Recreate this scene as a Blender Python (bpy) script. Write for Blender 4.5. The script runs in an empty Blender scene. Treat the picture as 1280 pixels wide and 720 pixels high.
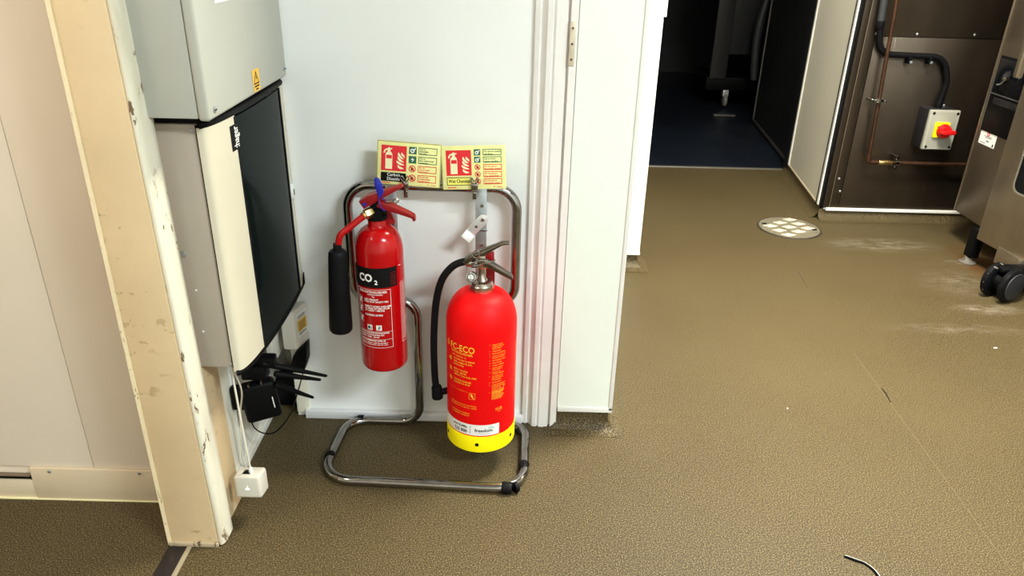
import bpy, bmesh, math, random
from mathutils import Vector, Matrix
random.seed(4)
scene = bpy.context.scene
COL = scene.collection
R = math.radians

# ------------------------------------------------------------------ camera
def setup_camera():
    down = Vector((-50, 1990, 940)).normalized()
    dep = Vector((11, -445, 940)); dep -= dep.dot(down) * down; dep.normalize()
    right = down.cross(dep)
    rows = Matrix((right, dep, -down))
    cx = rows @ Vector((1, 0, 0)); cy = rows @ Vector((0, -1, 0)); cz = rows @ Vector((0, 0, -1))
    M = Matrix((cx, cy, cz)).transposed().to_4x4()
    M.translation = Vector((0, 0, 1.2))
    cd = bpy.data.cameras.new('camera'); co = bpy.data.objects.new('camera', cd)
    COL.objects.link(co); co.matrix_world = M
    cd.sensor_width = 36; cd.lens = 36 * 940 / 1280; cd.clip_start = .02
    scene.camera = co
setup_camera()

# ------------------------------------------------------------------ world, lights, exposure
W = bpy.data.worlds.new('world'); scene.world = W; W.use_nodes = True
W.node_tree.nodes['Background'].inputs[0].default_value = (.75, .85, 1, 1)
W.node_tree.nodes['Background'].inputs[1].default_value = .05
vs = scene.view_settings
vs.view_transform = 'Standard'; vs.look = 'None'; vs.gamma = 1; vs.use_curve_mapping = False
vs.exposure = 0.1

def area(name, loc, sx, sy, power, col, spread=180):
    l = bpy.data.lights.new(name, 'AREA'); l.shape = 'RECTANGLE'; l.size = sx; l.size_y = sy
    l.energy = power; l.color = col; l.spread = R(spread)
    o = bpy.data.objects.new(name, l); COL.objects.link(o); o.location = loc
    return o
LIGHTS = [  # the ceiling fittings: (x, y, length x, length y, power, colour, louvre cut-off)
    (1.65, -.50, 1.2, .30, 128, (.87, .985, 1), 180),
    (1.05, 1.98, .60, .60, 124, (1, .95, .80), 150),
    (-1.55, .10, .30, 1.2, 31, (1, .89, .74), 180),
    (0.42, 3.60, .30, .30, 14, (1, .95, .84), 180),  # unseen passage lamp, added to brighten the slanted right-hand panel
]
for x, y, sx, sy, p, c, sp in LIGHTS:
    area('ceiling_lamp_light', (x, y, 2.435), sx * .9, sy * .95, p, c, sp)

# ------------------------------------------------------------------ materials
MATS = {}
def ramp(nt, fac, stops):
    r = nt.nodes.new('ShaderNodeValToRGB'); nt.links.new(fac, r.inputs[0])
    e = r.color_ramp.elements
    while len(e) < len(stops): e.new(.5)
    for i, (p, c) in enumerate(stops):
        e[i].position = p; e[i].color = (*c, 1) if len(c) == 3 else c
    return r.outputs[0]
def noise(nt, vec, scale, detail=3, rough=.55, sx=None):
    n = nt.nodes.new('ShaderNodeTexNoise'); n.inputs['Scale'].default_value = scale
    n.inputs['Detail'].default_value = detail; n.inputs['Roughness'].default_value = rough
    if sx:
        m = nt.nodes.new('ShaderNodeMapping'); m.inputs['Scale'].default_value = sx
        nt.links.new(vec, m.inputs[0]); vec = m.outputs[0]
    nt.links.new(vec, n.inputs['Vector']); return n.outputs['Fac']
def mixc(nt, fac, a, b, mode='MIX'):
    m = nt.nodes.new('ShaderNodeMix'); m.data_type = 'RGBA'; m.blend_type = mode
    for s, v in ((m.inputs[0], fac), (m.inputs[6], a), (m.inputs[7], b)):
        if isinstance(v, (int, float)): s.default_value = v
        elif isinstance(v, tuple): s.default_value = (*v, 1) if len(v) == 3 else v
        else: nt.links.new(v, s)
    return m.outputs[2]
def math_(nt, op, a, b=0.):
    m = nt.nodes.new('ShaderNodeMath'); m.operation = op
    for s, v in ((m.inputs[0], a), (m.inputs[1], b)):
        if isinstance(v, (int, float)): s.default_value = v
        else: nt.links.new(v, s)
    return m.outputs[0]
def mat(name, col, rough=.5, metal=0., var=.06, vscale=6., bump=0., bscale=80., spec=None, coat=0., emit=None):
    if name in MATS: return MATS[name]
    m = bpy.data.materials.new(name); m.use_nodes = True; nt = m.node_tree
    b = nt.nodes['Principled BSDF']
    tc = nt.nodes.new('ShaderNodeTexCoord').outputs['Object']
    if var:
        f = noise(nt, tc, vscale, 4)
        c = ramp(nt, f, [(.3, tuple(v * (1 - var) for v in col)), (.7, tuple(min(1, v * (1 + var)) for v in col))])
        nt.links.new(c, b.inputs['Base Color'])
        rr = math_(nt, 'MULTIPLY_ADD', f, .12); nt.nodes[-1].inputs[2].default_value = rough - .06
        nt.links.new(rr, b.inputs['Roughness'])
    else:
        b.inputs['Base Color'].default_value = (*col, 1); b.inputs['Roughness'].default_value = rough
    b.inputs['Metallic'].default_value = metal
    if spec is not None: b.inputs['Specular IOR Level'].default_value = spec
    if coat: b.inputs['Coat Weight'].default_value = coat; b.inputs['Coat Roughness'].default_value = .08
    if bump:
        bn = nt.nodes.new('ShaderNodeBump'); bn.inputs['Strength'].default_value = bump; bn.inputs['Distance'].default_value = .002
        nt.links.new(noise(nt, tc, bscale, 4), bn.inputs['Height']); nt.links.new(bn.outputs[0], b.inputs['Normal'])
    if emit:
        b.inputs['Emission Color'].default_value = (*emit[:3], 1); b.inputs['Emission Strength'].default_value = emit[3]
    MATS[name] = m; return m

def chipped(name, col, chip, amt=.62, scale=55, rough=.45, stretch=(1, 1, .35), stain=None):
    """gloss paint with chips, nicks and rub marks"""
    m = bpy.data.materials.new(name); m.use_nodes = True; nt = m.node_tree; b = nt.nodes['Principled BSDF']
    tc = nt.nodes.new('ShaderNodeTexCoord').outputs['Object']
    base = ramp(nt, noise(nt, tc, 5, 4), [(.3, tuple(v * .93 for v in col)), (.7, tuple(min(1, v * 1.05) for v in col))])
    f = noise(nt, tc, scale, 5, .62, stretch)
    f2 = noise(nt, tc, scale * .22, 3, .5)
    k = math_(nt, 'MULTIPLY', ramp(nt, f, [(amt, (0, 0, 0)), (amt + .02, (1, 1, 1))]), ramp(nt, f2, [(.46, (0, 0, 0)), (.54, (1, 1, 1))]))
    c = mixc(nt, k, base, chip)
    if stain:
        s = ramp(nt, noise(nt, tc, 9, 5, .6, (1, 1, .25)), [(.5, (0, 0, 0)), (.75, (1, 1, 1))])
        c = mixc(nt, math_(nt, 'MULTIPLY', s, .55), c, stain)
    nt.links.new(c, b.inputs['Base Color']); b.inputs['Roughness'].default_value = rough
    bn = nt.nodes.new('ShaderNodeBump'); bn.inputs['Strength'].default_value = .35; bn.inputs['Distance'].default_value = .0025
    h = math_(nt, 'SUBTRACT', noise(nt, tc, 30, 5), k); nt.links.new(h, bn.inputs['Height'])
    nt.links.new(bn.outputs[0], b.inputs['Normal'])
    MATS[name] = m; return m

def floor_material():
    m = bpy.data.materials.new('safety_floor'); m.use_nodes = True; nt = m.node_tree; b = nt.nodes['Principled BSDF']
    tc = nt.nodes.new('ShaderNodeTexCoord').outputs['Object']
    big = noise(nt, tc, 1.6, 4)
    base = ramp(nt, big, [(.3, (.048, .0325, .0125)), (.7, (.066, .0465, .019))])
    sp = noise(nt, tc, 350, 2, .8)
    base = mixc(nt, ramp(nt, sp, [(.38, (1, 1, 1)), (.46, (0, 0, 0))]), base, (.009, .005, .0015))
    base = mixc(nt, ramp(nt, sp, [(.54, (0, 0, 0)), (.64, (1, 1, 1))]), base, (.23, .18, .09))
    # dried mop and flour smears beside the oven castor: patches of their own outline
    mask = None
    for (x, y, rx, ry, a) in ((1.60, 3.08, .30, .10, .55), (1.78, 2.68, .22, .16, .35), (1.74, 2.46, .16, .05, .85), (1.86, 2.90, .07, .03, .8), (1.55, 2.30, .34, .05, .28)):
        v = nt.nodes.new('ShaderNodeMapping'); v.vector_type = 'POINT'
        v.inputs['Location'].default_value = (-x / rx, -y / ry, 0); v.inputs['Scale'].default_value = (1 / rx, 1 / ry, 1)
        nt.links.new(tc, v.inputs[0])
        ln = nt.nodes.new('ShaderNodeVectorMath'); ln.operation = 'LENGTH'; nt.links.new(v.outputs[0], ln.inputs[0])
        d = ramp(nt, ln.outputs['Value'], [(.25, (1, 1, 1)), (1, (0, 0, 0))])
        d = math_(nt, 'MULTIPLY', d, a)
        mask = d if mask is None else math_(nt, 'MAXIMUM', mask, d)
    grain = ramp(nt, noise(nt, tc, 26, 6, .7, (.5, 1.6, 1)), [(.42, (0, 0, 0)), (.72, (1, 1, 1))])
    base = mixc(nt, math_(nt, 'MULTIPLY', mask, grain), base, (.30, .265, .21))
    v = nt.nodes.new('ShaderNodeMapping'); v.inputs['Location'].default_value = (-1.97 / .16, -2.85 / .30, 0); v.inputs['Scale'].default_value = (1 / .16, 1 / .30, 1)
    nt.links.new(tc, v.inputs[0]); ln = nt.nodes.new('ShaderNodeVectorMath'); ln.operation = 'LENGTH'; nt.links.new(v.outputs[0], ln.inputs[0])
    rust = math_(nt, 'MULTIPLY', ramp(nt, ln.outputs['Value'], [(.4, (1, 1, 1)), (1, (0, 0, 0))]), ramp(nt, noise(nt, tc, 14, 4), [(.35, (.2, .2, .2)), (.65, (1, 1, 1))]))
    base = mixc(nt, rust, base, (.085, .034, .010))
    nt.links.new(base, b.inputs['Base Color'])
    b.inputs['Roughness'].default_value = .55; b.inputs['Specular IOR Level'].default_value = .25
    bn = nt.nodes.new('ShaderNodeBump'); bn.inputs['Strength'].default_value = .06; bn.inputs['Distance'].default_value = .001
    nt.links.new(sp, bn.inputs['Height']); nt.links.new(bn.outputs[0], b.inputs['Normal'])
    MATS['floor'] = m; return m

def steel_material(name, col, rough=.34, grime=None, scratch=.3):
    m = bpy.data.materials.new(name); m.use_nodes = True; nt = m.node_tree; b = nt.nodes['Principled BSDF']
    tc = nt.nodes.new('ShaderNodeTexCoord').outputs['Object']
    f = noise(nt, tc, 3, 5, .6, (1.5, 1.5, .5))
    c = ramp(nt, f, [(.3, tuple(v * .8 for v in col)), (.7, tuple(v * 1.15 for v in col))])
    if grime:
        s = ramp(nt, noise(nt, tc, 45, 6, .7, (1, 1, .12)), [(.66, (0, 0, 0)), (.74, (1, 1, 1))])
        c = mixc(nt, math_(nt, 'MULTIPLY', s, scratch), c, grime)
    nt.links.new(c, b.inputs['Base Color']); b.inputs['Metallic'].default_value = .9
    rr = math_(nt, 'MULTIPLY_ADD', f, .2); nt.nodes[-1].inputs[2].default_value = rough - .1
    nt.links.new(rr, b.inputs['Roughness'])
    bn = nt.nodes.new('ShaderNodeBump'); bn.inputs['Strength'].default_value = .08; bn.inputs['Distance'].default_value = .001
    nt.links.new(noise(nt, tc, 60, 3, .5, (1, 1, .03)), bn.inputs['Height']); nt.links.new(bn.outputs[0], b.inputs['Normal'])
    MATS[name] = m; return m

def glass_material(name, col, rough=.06):
    m = bpy.data.materials.new(name); m.use_nodes = True; nt = m.node_tree
    b = nt.nodes['Principled BSDF']; b.inputs['Base Color'].default_value = (*col, 1); b.inputs['Roughness'].default_value = rough; b.inputs['Specular IOR Level'].default_value = .12
    tr = nt.nodes.new('ShaderNodeBsdfTransparent'); tr.inputs[0].default_value = (*[min(1, v * 6 + .06) for v in col], 1)
    mx = nt.nodes.new('ShaderNodeMixShader'); mx.inputs[0].default_value = .55
    nt.links.new(tr.outputs[0], mx.inputs[1]); nt.links.new(b.outputs[0], mx.inputs[2])
    nt.links.new(mx.outputs[0], nt.nodes['Material Output'].inputs[0])
    MATS[name] = m; return m

M_floor = floor_material()
M_cove = mat('cove_vinyl', (.135, .098, .055), .45, 0, .2, 30, .1, 300)
M_wall = mat('white_wall_paint', (.82, .83, .815), .42, 0, .03, 3, .05, 20)
M_clad = mat('hygiene_cladding', (.80, .86, .79), .3, 0, .02, 3)
M_cladw = mat('white_cladding_end', (.90, .90, .85), .35, 0, .03, 3)
M_leftpanel = mat('cream_panel', (.76, .66, .54), .38, 0, .04, 2.5)
M_kick = mat('beige_kickboard', (.62, .52, .37), .42, 0, .06, 5)
M_post = chipped('beige_gloss_paint', (.72, .55, .335), (.56, .41, .23), .60, 42, stretch=(.6, .6, 1.1))
M_bead = chipped('cream_bead_paint', (.72, .69, .57), (.16, .10, .05), .61, 60, stain=(.42, .30, .14))
M_edge = chipped('worn_pale_edge', (.82, .70, .47), (.40, .30, .16), .6, 90)
M_dirtywall = chipped('grubby_cream_wall', (.86, .82, .70), (.42, .33, .20), .72, 30, stain=(.70, .61, .46))
M_whiteboard = chipped('grubby_white_board', (.78, .76, .70), (.30, .25, .17), .72, 30, stain=(.45, .38, .27))
M_frame = chipped('white_gloss_frame', (.84, .82, .80), (.50, .42, .32), .72, 45)
M_white = mat('white_plastic', (.80, .80, .77), .35, 0, .02)
M_alu = mat('white_alu_trim', (.80, .80, .82), .35, .1, .04)
M_encl = mat('grey_enclosure', (.42, .425, .38), .42, 0, .03, 6, .08, 160)
M_unit = mat('consumer_unit_steel', (.40, .345, .285), .42, 0, .03, 5)
M_unitdoor = mat('consumer_unit_door', (.60, .56, .44), .36, 0, .03, 5)
M_black = mat('black_rubber', (.005, .005, .006), .45, 0, .15, spec=.09)
M_blackm = mat('black_matt', (.003, .003, .0035), .5, 0, .1, spec=.1)
M_navy = mat('unlit_navy_floor', (.006, .009, .016), .4, 0, .35, 4)  # navy floor, darkened in colour to keep the far room unlit
M_darkwall = mat('unlit_wall_tone', (.006, .006, .007), .5, 0, .2)  # darkness of the unlit room put into the surface colour
M_darkgrey = mat('dark_grey_metal', (.014, .014, .016), .45, .2, .1)
M_red = mat('red_gloss_enamel', (.37, .0015, .003), .2, 0, .04, 8, spec=.25, coat=.22)
M_redsat = mat('red_satin_enamel', (.80, .002, .003), .5, 0, .03, 8, spec=.16)
M_redpl = mat('dark_red_lever', (.25, .006, .009), .3, 0, .1, 30, spec=.3, coat=.12)
M_yellow = mat('yellow_plastic', (.92, .80, .002), .5, 0, .03, spec=.2)
M_chrome = mat('chrome', (.33, .32, .31), .10, 1, .15, 40)
M_zinc = mat('zinc_plate', (.46, .50, .53), .34, .85, .15, 40)
M_brass = mat('brass', (.55, .40, .16), .3, 1, .2, 60)
M_nickel = mat('nickel_valve', (.50, .46, .40), .25, 1, .15, 60)
M_blue = mat('blue_plastic_tag', (.010, .016, .33), .35, 0, .05)
M_copper = mat('copper_pipe', (.075, .034, .019), .42, .7, .35, 40)
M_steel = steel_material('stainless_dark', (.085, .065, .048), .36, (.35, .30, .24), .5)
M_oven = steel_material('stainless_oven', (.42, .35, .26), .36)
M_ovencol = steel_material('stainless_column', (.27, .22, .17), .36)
M_lum = mat('luminous_board', (.80, .78, .32), .4, 0, .08, 20)
M_lumedge = mat('aged_board_edge', (.42, .36, .12), .5, 0, .3, 60)
M_pred = mat('print_red', (.70, .012, .022), .4, 0, 0)
M_pgreen = mat('print_green', (.010, .12, .055), .4, 0, 0)
M_pblack = mat('print_black', (.006, .006, .006), .5, 0, 0, spec=.08)
M_pwhite = mat('print_white', (.82, .82, .80), .4, 0, 0)
M_pcream = mat('print_cream', (.85, .80, .50), .4, 0, 0)
M_pyel = mat('print_yellow', (.90, .55, .04), .4, 0, 0)
M_pteal = mat('print_teal', (.25, .50, .48), .4, 0, 0)
M_grey = mat('isolator_grey', (.30, .295, .25), .4, 0, .04, 20)
M_redk = mat('red_rotary_knob', (.50, .006, .008), .32, 0, .03, spec=.3)
M_tread = mat('aluminium_tread', (.66, .61, .50), .45, .2, .2, 60)
M_glass = glass_material('smoked_window', (.006, .012, .012))
M_oglass = mat('black_oven_glass', (.004, .005, .007), .08, 0, 0)
M_led = mat('led_white', (.9, .95, 1), .4, 0, 0, emit=(.85, .93, 1, 1.6))
M_lamp = mat('lamp_diffuser', (.9, .9, .9), .5, 0, 0, emit=(1, .98, .93, 1.5))
M_ceil = mat('ceiling_tile', (.75, .76, .74), .8, 0, .03)

# ------------------------------------------------------------------ mesh helpers
ORG = {}
def finish(bm, smooth=40):
    bmesh.ops.recalc_face_normals(bm, faces=bm.faces)
    return bm
def mesh_obj(name, bm, material, parent=None, smooth=40, base=None, recalc=True):
    """links bm (world coordinates) as ONE mesh object"""
    if recalc: bmesh.ops.recalc_face_normals(bm, faces=bm.faces)
    if parent is not None: org = ORG[parent.name]
    elif base is not None: org = Vector(base)
    else:
        vs_ = [v.co for v in bm.verts]
        lo = [min(v[i] for v in vs_) for i in range(3)]; hi = [max(v[i] for v in vs_) for i in range(3)]
        org = Vector(((lo[0] + hi[0]) / 2, (lo[1] + hi[1]) / 2, lo[2]))
    bmesh.ops.translate(bm, verts=bm.verts, vec=-org)
    me = bpy.data.meshes.new(name); bm.to_mesh(me); bm.free()
    for p in me.polygons: p.use_smooth = True
    me.set_sharp_from_angle(angle=R(smooth))
    ml = material if isinstance(material, (list, tuple)) else [material]
    for m in ml: me.materials.append(m)
    o = bpy.data.objects.new(name, me); COL.objects.link(o)
    if parent is not None: o.parent = parent
    else: o.location = org
    ORG[o.name] = org
    return o
def thing(name, loc, label, cat, group=None):
    o = bpy.data.objects.new(name, None); COL.objects.link(o); o.location = loc
    o.empty_display_size = .05
    ORG[o.name] = Vector(loc); tag(o, label, cat, group); return o
def tag(o, label=None, cat=None, group=None, kind=None):
    if label: o['label'] = label
    if cat: o['category'] = cat
    if group: o['group'] = group
    if kind: o['kind'] = kind
    return o
def struct(name, bm, m, label, cat, **k):
    return tag(mesh_obj(name, bm, m, **k), label, cat, kind='structure')
def merge(bm, tmp, mtx=None):
    if mtx is not None: bmesh.ops.transform(tmp, matrix=mtx, verts=tmp.verts)
    me = bpy.data.meshes.new('t'); tmp.to_mesh(me); tmp.free(); bm.from_mesh(me); bpy.data.meshes.remove(me)
    return bm
def NB(): return bmesh.new()
def box(bm, x0, x1, y0, y1, z0, z1, bev=0., seg=2, mtx=None):
    t = bmesh.new(); bmesh.ops.create_cube(t, size=1)
    for v in t.verts: v.co = Vector(((x0 + x1) / 2 + v.co.x * (x1 - x0), (y0 + y1) / 2 + v.co.y * (y1 - y0), (z0 + z1) / 2 + v.co.z * (z1 - z0)))
    if bev: bmesh.ops.bevel(t, geom=t.edges[:], offset=bev, segments=seg, profile=.5, affect='EDGES')
    return merge(bm, t, mtx)
def BX(*a, **k): return box(bmesh.new(), *a, **k)
def prism(bm, poly, fn, t0, t1, bev=0.):
    """poly of (u, v); fn(u, v, t) -> point"""
    t = bmesh.new()
    a = [t.verts.new(fn(u, v, t0)) for u, v in poly]; b = [t.verts.new(fn(u, v, t1)) for u, v in poly]
    n = len(poly)
    t.faces.new(a); t.faces.new(b[::-1])
    for i in range(n): t.faces.new((a[i], b[i], b[(i + 1) % n], a[(i + 1) % n]))
    if bev:
        bmesh.ops.recalc_face_normals(t, faces=t.faces)
        bmesh.ops.bevel(t, geom=t.edges[:], offset=bev, segments=2, profile=.5, affect='EDGES')
    return merge(bm, t)
def lathe(bm, prof, c=(0, 0, 0), seg=40, mtx=None, cap=True):
    t = bmesh.new(); rings = []
    for r, z in prof:
        if r < 1e-6: rings.append([t.verts.new((0, 0, z))])
        else: rings.append([t.verts.new((r * math.cos(2 * math.pi * i / seg), r * math.sin(2 * math.pi * i / seg), z)) for i in range(seg)])
    for a, b in zip(rings, rings[1:]):
        if len(a) == 1 and len(b) == 1: continue
        for i in range(seg):
            j = (i + 1) % seg
            if len(a) == 1: t.faces.new((a[0], b[i], b[j]))
            elif len(b) == 1: t.faces.new((a[i], b[0], a[j]))
            else: t.faces.new((a[i], a[j], b[j], b[i]))
    if cap:
        for r in (rings[0], rings[-1]):
            if len(r) > 2: t.faces.new(r)
    m = Matrix.Translation(Vector(c)) @ (mtx.to_4x4() if mtx is not None else Matrix.Identity(4))
    return merge(bm, t, m)
def aim(d):
    """rotation taking +Z to d"""
    return Vector(d).to_track_quat('Z', 'Y').to_matrix()
def cyl(bm, p0, p1, r0, r1=None, seg=16, bev=0.):
    p0 = Vector(p0); p1 = Vector(p1); r1 = r0 if r1 is None else r1; L = (p1 - p0).length
    pr = [(r0, 0), (r1, L)] if not bev else [(r0 - bev, 0), (r0 - bev * .3, bev * .3), (r0, bev), (r1, L - bev), (r1 - bev * .3, L - bev * .3), (r1 - bev, L)]
    return lathe(bm, pr, p0, seg, aim(p1 - p0))
def fillet(pts, rad, n=7, closed=False):
    pts = [Vector(p) for p in pts]; N = len(pts); out = []
    rad = rad if isinstance(rad, (list, tuple)) else [rad] * N
    for i, p in enumerate(pts):
        if not closed and i in (0, N - 1): out.append(p); continue
        a = pts[i - 1]; b = pts[(i + 1) % N]; da = (a - p); db = (b - p)
        ang = da.angle(db); 
        if abs(ang - math.pi) < .02: out.append(p); continue
        t = min(rad[i] / math.tan(ang / 2), da.length * .49, db.length * .49)
        da.normalize(); db.normalize(); s = p + da * t; e = p + db * t
        rr = t * math.tan(ang / 2); c = p + (da + db).normalized() * (rr / math.sin(ang / 2))
        va = s - c; vb = e - c; tot = va.angle(vb); ax = va.cross(vb).normalized()
        for k in range(n + 1): out.append(c + Matrix.Rotation(tot * k / n, 3, ax) @ va)
    return out
def tube(bm, pts, r, seg=12, closed=False):
    pts = [Vector(p) for p in pts]; N = len(pts); t = bmesh.new(); rings = []
    rr = r if isinstance(r, (list, tuple)) else [r] * N
    def tan(i):
        if closed: return (pts[(i + 1) % N] - pts[i - 1]).normalized()
        return (pts[min(i + 1, N - 1)] - pts[max(i - 1, 0)]).normalized()
    T = tan(0); up = Vector((0, 0, 1)) if abs(T.z) < .9 else Vector((1, 0, 0)); nrm = T.cross(up).normalized()
    for i in range(N):
        T2 = tan(i); ax = T.cross(T2)
        if ax.length > 1e-7: nrm = Matrix.Rotation(T.angle(T2), 3, ax.normalized()) @ nrm
        T = T2; nrm = (nrm - nrm.dot(T) * T).normalized(); bn = T.cross(nrm)
        rings.append([t.verts.new(pts[i] + rr[i] * (math.cos(2 * math.pi * k / seg) * nrm + math.sin(2 * math.pi * k / seg) * bn)) for k in range(seg)])
    for i in range(N if closed else N - 1):
        a = rings[i]; b = rings[(i + 1) % N]; off = 0
        if closed and i == N - 1:
            off = min(range(seg), key=lambda o: (a[0].co - b[o].co).length)
        for k in range(seg): t.faces.new((a[k], a[(k + 1) % seg], b[(k + 1 + off) % seg], b[(k + off) % seg]))
    if not closed: t.faces.new(rings[0]); t.faces.new(rings[-1][::-1])
    return merge(bm, t)
def curve_pts(ctrl, n=8):
    """Catmull-Rom through ctrl"""
    P = [Vector(p) for p in ctrl]; P = [P[0] * 2 - P[1]] + P + [P[-1] * 2 - P[-2]]; out = []
    for i in range(1, len(P) - 2):
        a, b, c, d = P[i - 1:i + 3]
        for k in range(n):
            t = k / n
            out.append(.5 * ((2 * b) + (c - a) * t + (2 * a - 5 * b + 4 * c - d) * t * t + (3 * b - a - 3 * c + d) * t ** 3))
    out.append(P[-2]); return out
def flat(bm, poly, fn):
    bm.faces.new([bm.verts.new(fn(u, v)) for u, v in poly]); return bm
def rect(u0, v0, u1, v1): return [(u0, v0), (u1, v0), (u1, v1), (u0, v1)]
def ring_poly(bm, outer, inner, fn):
    a = [bm.verts.new(fn(*p)) for p in outer]; b = [bm.verts.new(fn(*p)) for p in inner]; n = len(a)
    for i in range(n): bm.faces.new((a[i], a[(i + 1) % n], b[(i + 1) % n], b[i]))
def circ(cu, cv, r, n=20, sv=1.): return [(cu + r * math.cos(2 * math.pi * i / n), cv + sv * r * math.sin(2 * math.pi * i / n)) for i in range(n)]
_tc = {}
def text_geo(s, bold):
    k = (s, bold)
    if k not in _tc:
        c = bpy.data.curves.new('txt', 'FONT'); c.body = s; c.size = 1; c.resolution_u = 2; c.offset = bold; c.fill_mode = 'FRONT'
        o = bpy.data.objects.new('txt', c); me = bpy.data.meshes.new_from_object(o)
        _tc[k] = ([tuple(v.co) for v in me.vertices], [tuple(p.vertices) for p in me.polygons])
        bpy.data.meshes.remove(me); bpy.data.objects.remove(o); bpy.data.curves.remove(c)
    return _tc[k]
def text(bm, s, fn, u, v, size, align='L', bold=.012, width=None):
    """writes s at (u, v) baseline through fn(u, v) -> point"""
    V, F = text_geo(s, bold)
    if not V: return bm
    x0 = min(p[0] for p in V); x1 = max(p[0] for p in V); w = (x1 - x0)
    sx = size if width is None else width / w
    ox = {'L': -x0 * sx, 'C': -(x0 + x1) / 2 * sx, 'R': -x1 * sx}[align]
    vv = [bm.verts.new(fn(u + ox + p[0] * sx, v + p[1] * size)) for p in V]
    for f in F:
        try: bm.faces.new([vv[i] for i in f])
        except ValueError: pass
    return bm

# ================================================================== STRUCTURE
FL = thing  # (alias unused)
bm = NB()
g = [bm.verts.new(p) for p in ((-2.7, -1.7, 0), (2.75, -1.7, 0), (2.75, 4.235, 0), (-2.7, 4.235, 0))]
bm.faces.new(g[::1])
h = [bm.verts.new(p) for p in ((-2.7, -1.7, -.05), (2.75, -1.7, -.05), (2.75, 4.235, -.05), (-2.7, 4.235, -.05))]
bm.faces.new(h[::-1])
for i in range(4): bm.faces.new((g[i], h[i], h[(i + 1) % 4], g[(i + 1) % 4]))
floor = struct('floor', bm, M_floor, 'speckled olive brown safety vinyl floor', 'floor', base=(0, 0, 0))
sb = NB(); p_, q_ = Vector((1.108, 2.12, 0)), Vector((1.071, 1.08, 0)); e_ = Vector((.0012, 0, 0))
sb.faces.new([sb.verts.new(v + Vector((0, 0, .0005))) for v in (p_ - e_, q_ - e_, q_ + e_, p_ + e_)])
mesh_obj('weld_seam', sb, mat('weld_rod', (.085, .062, .027), .5), floor)
struct('floor_dark_room', BX(-.68, 3.2, 4.235, 7.7, -.05, -.002), M_navy, 'navy floor of the unlit room through the doorway, its darkness put into the colour', 'floor')
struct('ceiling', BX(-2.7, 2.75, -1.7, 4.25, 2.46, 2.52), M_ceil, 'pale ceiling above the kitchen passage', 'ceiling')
struct('ceiling_dark_room', BX(-.68, 3.2, 4.25, 7.7, 2.2, 2.26), M_darkwall, 'ceiling of the unlit room, darkened in its colour', 'ceiling')

# back wall carrying the extinguishers: panel, bottom strip
struct('wall_back', BX(-.572, .05, 1.70, 1.86, 0, 2.46), M_wall, 'white painted wall behind the two fire extinguishers', 'wall')
struct('baseboard_back', BX(-.548, .036, 1.683, 1.70, .0, .024, .002), M_alu, 'white metal strip along the foot of the wall behind the extinguishers', 'baseboard')
# plain cream jamb at the left end of that wall
struct('trim_1', BX(-.572, -.537, 1.693, 1.702, 0.012, .95, .002), M_dirtywall, 'stained cream strip in the corner beside the router', 'trim')
struct('wall_back_corner', BX(-.72, -.572, 1.86, 1.94, 0, 2.46), M_dirtywall, 'dark recess between the corner strip and the meter wall', 'wall')

# moulded door frame right of the back wall
bm = NB()
prof = [(.036, 1.70), (.036, 1.690), (.046, 1.686), (.050, 1.690), (.056, 1.684), (.062, 1.674), (.072, 1.672), (.076, 1.678), (.080, 1.672), (.104, 1.670), (.106, 1.676), (.109, 1.676), (.110, 1.664), (.126, 1.662), (.126, 1.72), (.036, 1.72)]
prism(bm, prof, lambda u, v, t: (u, v, t), 0, 2.1)
frame = struct('trim_2', bm, M_frame, 'moulded white gloss door frame right of the extinguishers', 'door frame', smooth=25)
hb = NB(); box(hb, .1085, .1205, 1.6605, 1.664, .945, 1.035, .0008)
hinge = mesh_obj('hinge', hb, mat('painted_hinge', (.62, .55, .42), .45, .2, .15, 60), frame)
for z in (.958, .990, 1.022):
    mesh_obj('hinge_screw', cyl(NB(), (.1145, 1.6606, z), (.1145, 1.6596, z), .0026, seg=10), mat('hinge_screw_rust', (.10, .06, .03), .5), hinge)

# near pier (pale green-white cladding)
pier = struct('wall_pier', BX(.127, .270, 1.660, 2.0, .066, 2.46), M_clad, 'pale green white clad pier between the door frame and the passage', 'wall')
mesh_obj('bottom_trim', BX(.128, .272, 1.657, 1.6605, .060, .075, .001), M_white, pier)
mesh_obj('edge_trim', BX(.262, .272, 1.657, 1.67, .066, 2.4, .001), M_white, pier)
pier2 = struct('wall_pier_far', BX(-.2, .500, 2.75, 3.0, .068, 2.46), M_cladw, 'white pier end beside the dark doorway', 'wall')
mesh_obj('bottom_trim', BX(-.2, .502, 2.746, 2.7505, .060, .072, .001), M_white, pier2)
mesh_obj('corner_guard', BX(.496, .509, 2.745, 2.80, .95, 2.4, .001), M_white, pier2)

def cove(bm, path, h=.066, w=.035, n=6):
    """vinyl cove skirting: path of (x, y, nx, ny) wall-face points with the outward floor normal"""
    rows = []
    for (x, y, nx, ny) in path:
        row = [bm.verts.new((x, y, h))]
        for k in range(n + 1):
            a = math.pi / 2 * k / n; o = w * (1 - math.cos(a)); zz = .001 + (h - .012) * (1 - math.sin(a)) if False else .0012 + (h * .62) * (1 - math.sin(a))
            row.append(bm.verts.new((x + nx * o, y + ny * o, zz)))
        rows.append(row)
    for a, b in zip(rows, rows[1:]):
        for i in range(len(a) - 1): bm.faces.new((a[i], b[i], b[i + 1], a[i + 1]))
    return bm
def cove_obj(name, path, label, **k):
    bm = cove(NB(), path, **k)
    return struct(name, bm, M_floor, label, 'skirting', recalc=True, base=(0, 0, 0))
cove_obj('baseboard_pier', [(.127, 1.70, -1, 0), (.127, 1.666, -1, -1), (.264, 1.666, 1, -1), (.264, 2.0, 1, 0)], 'brown vinyl cove under the pale green pier', w=.034)
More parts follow.
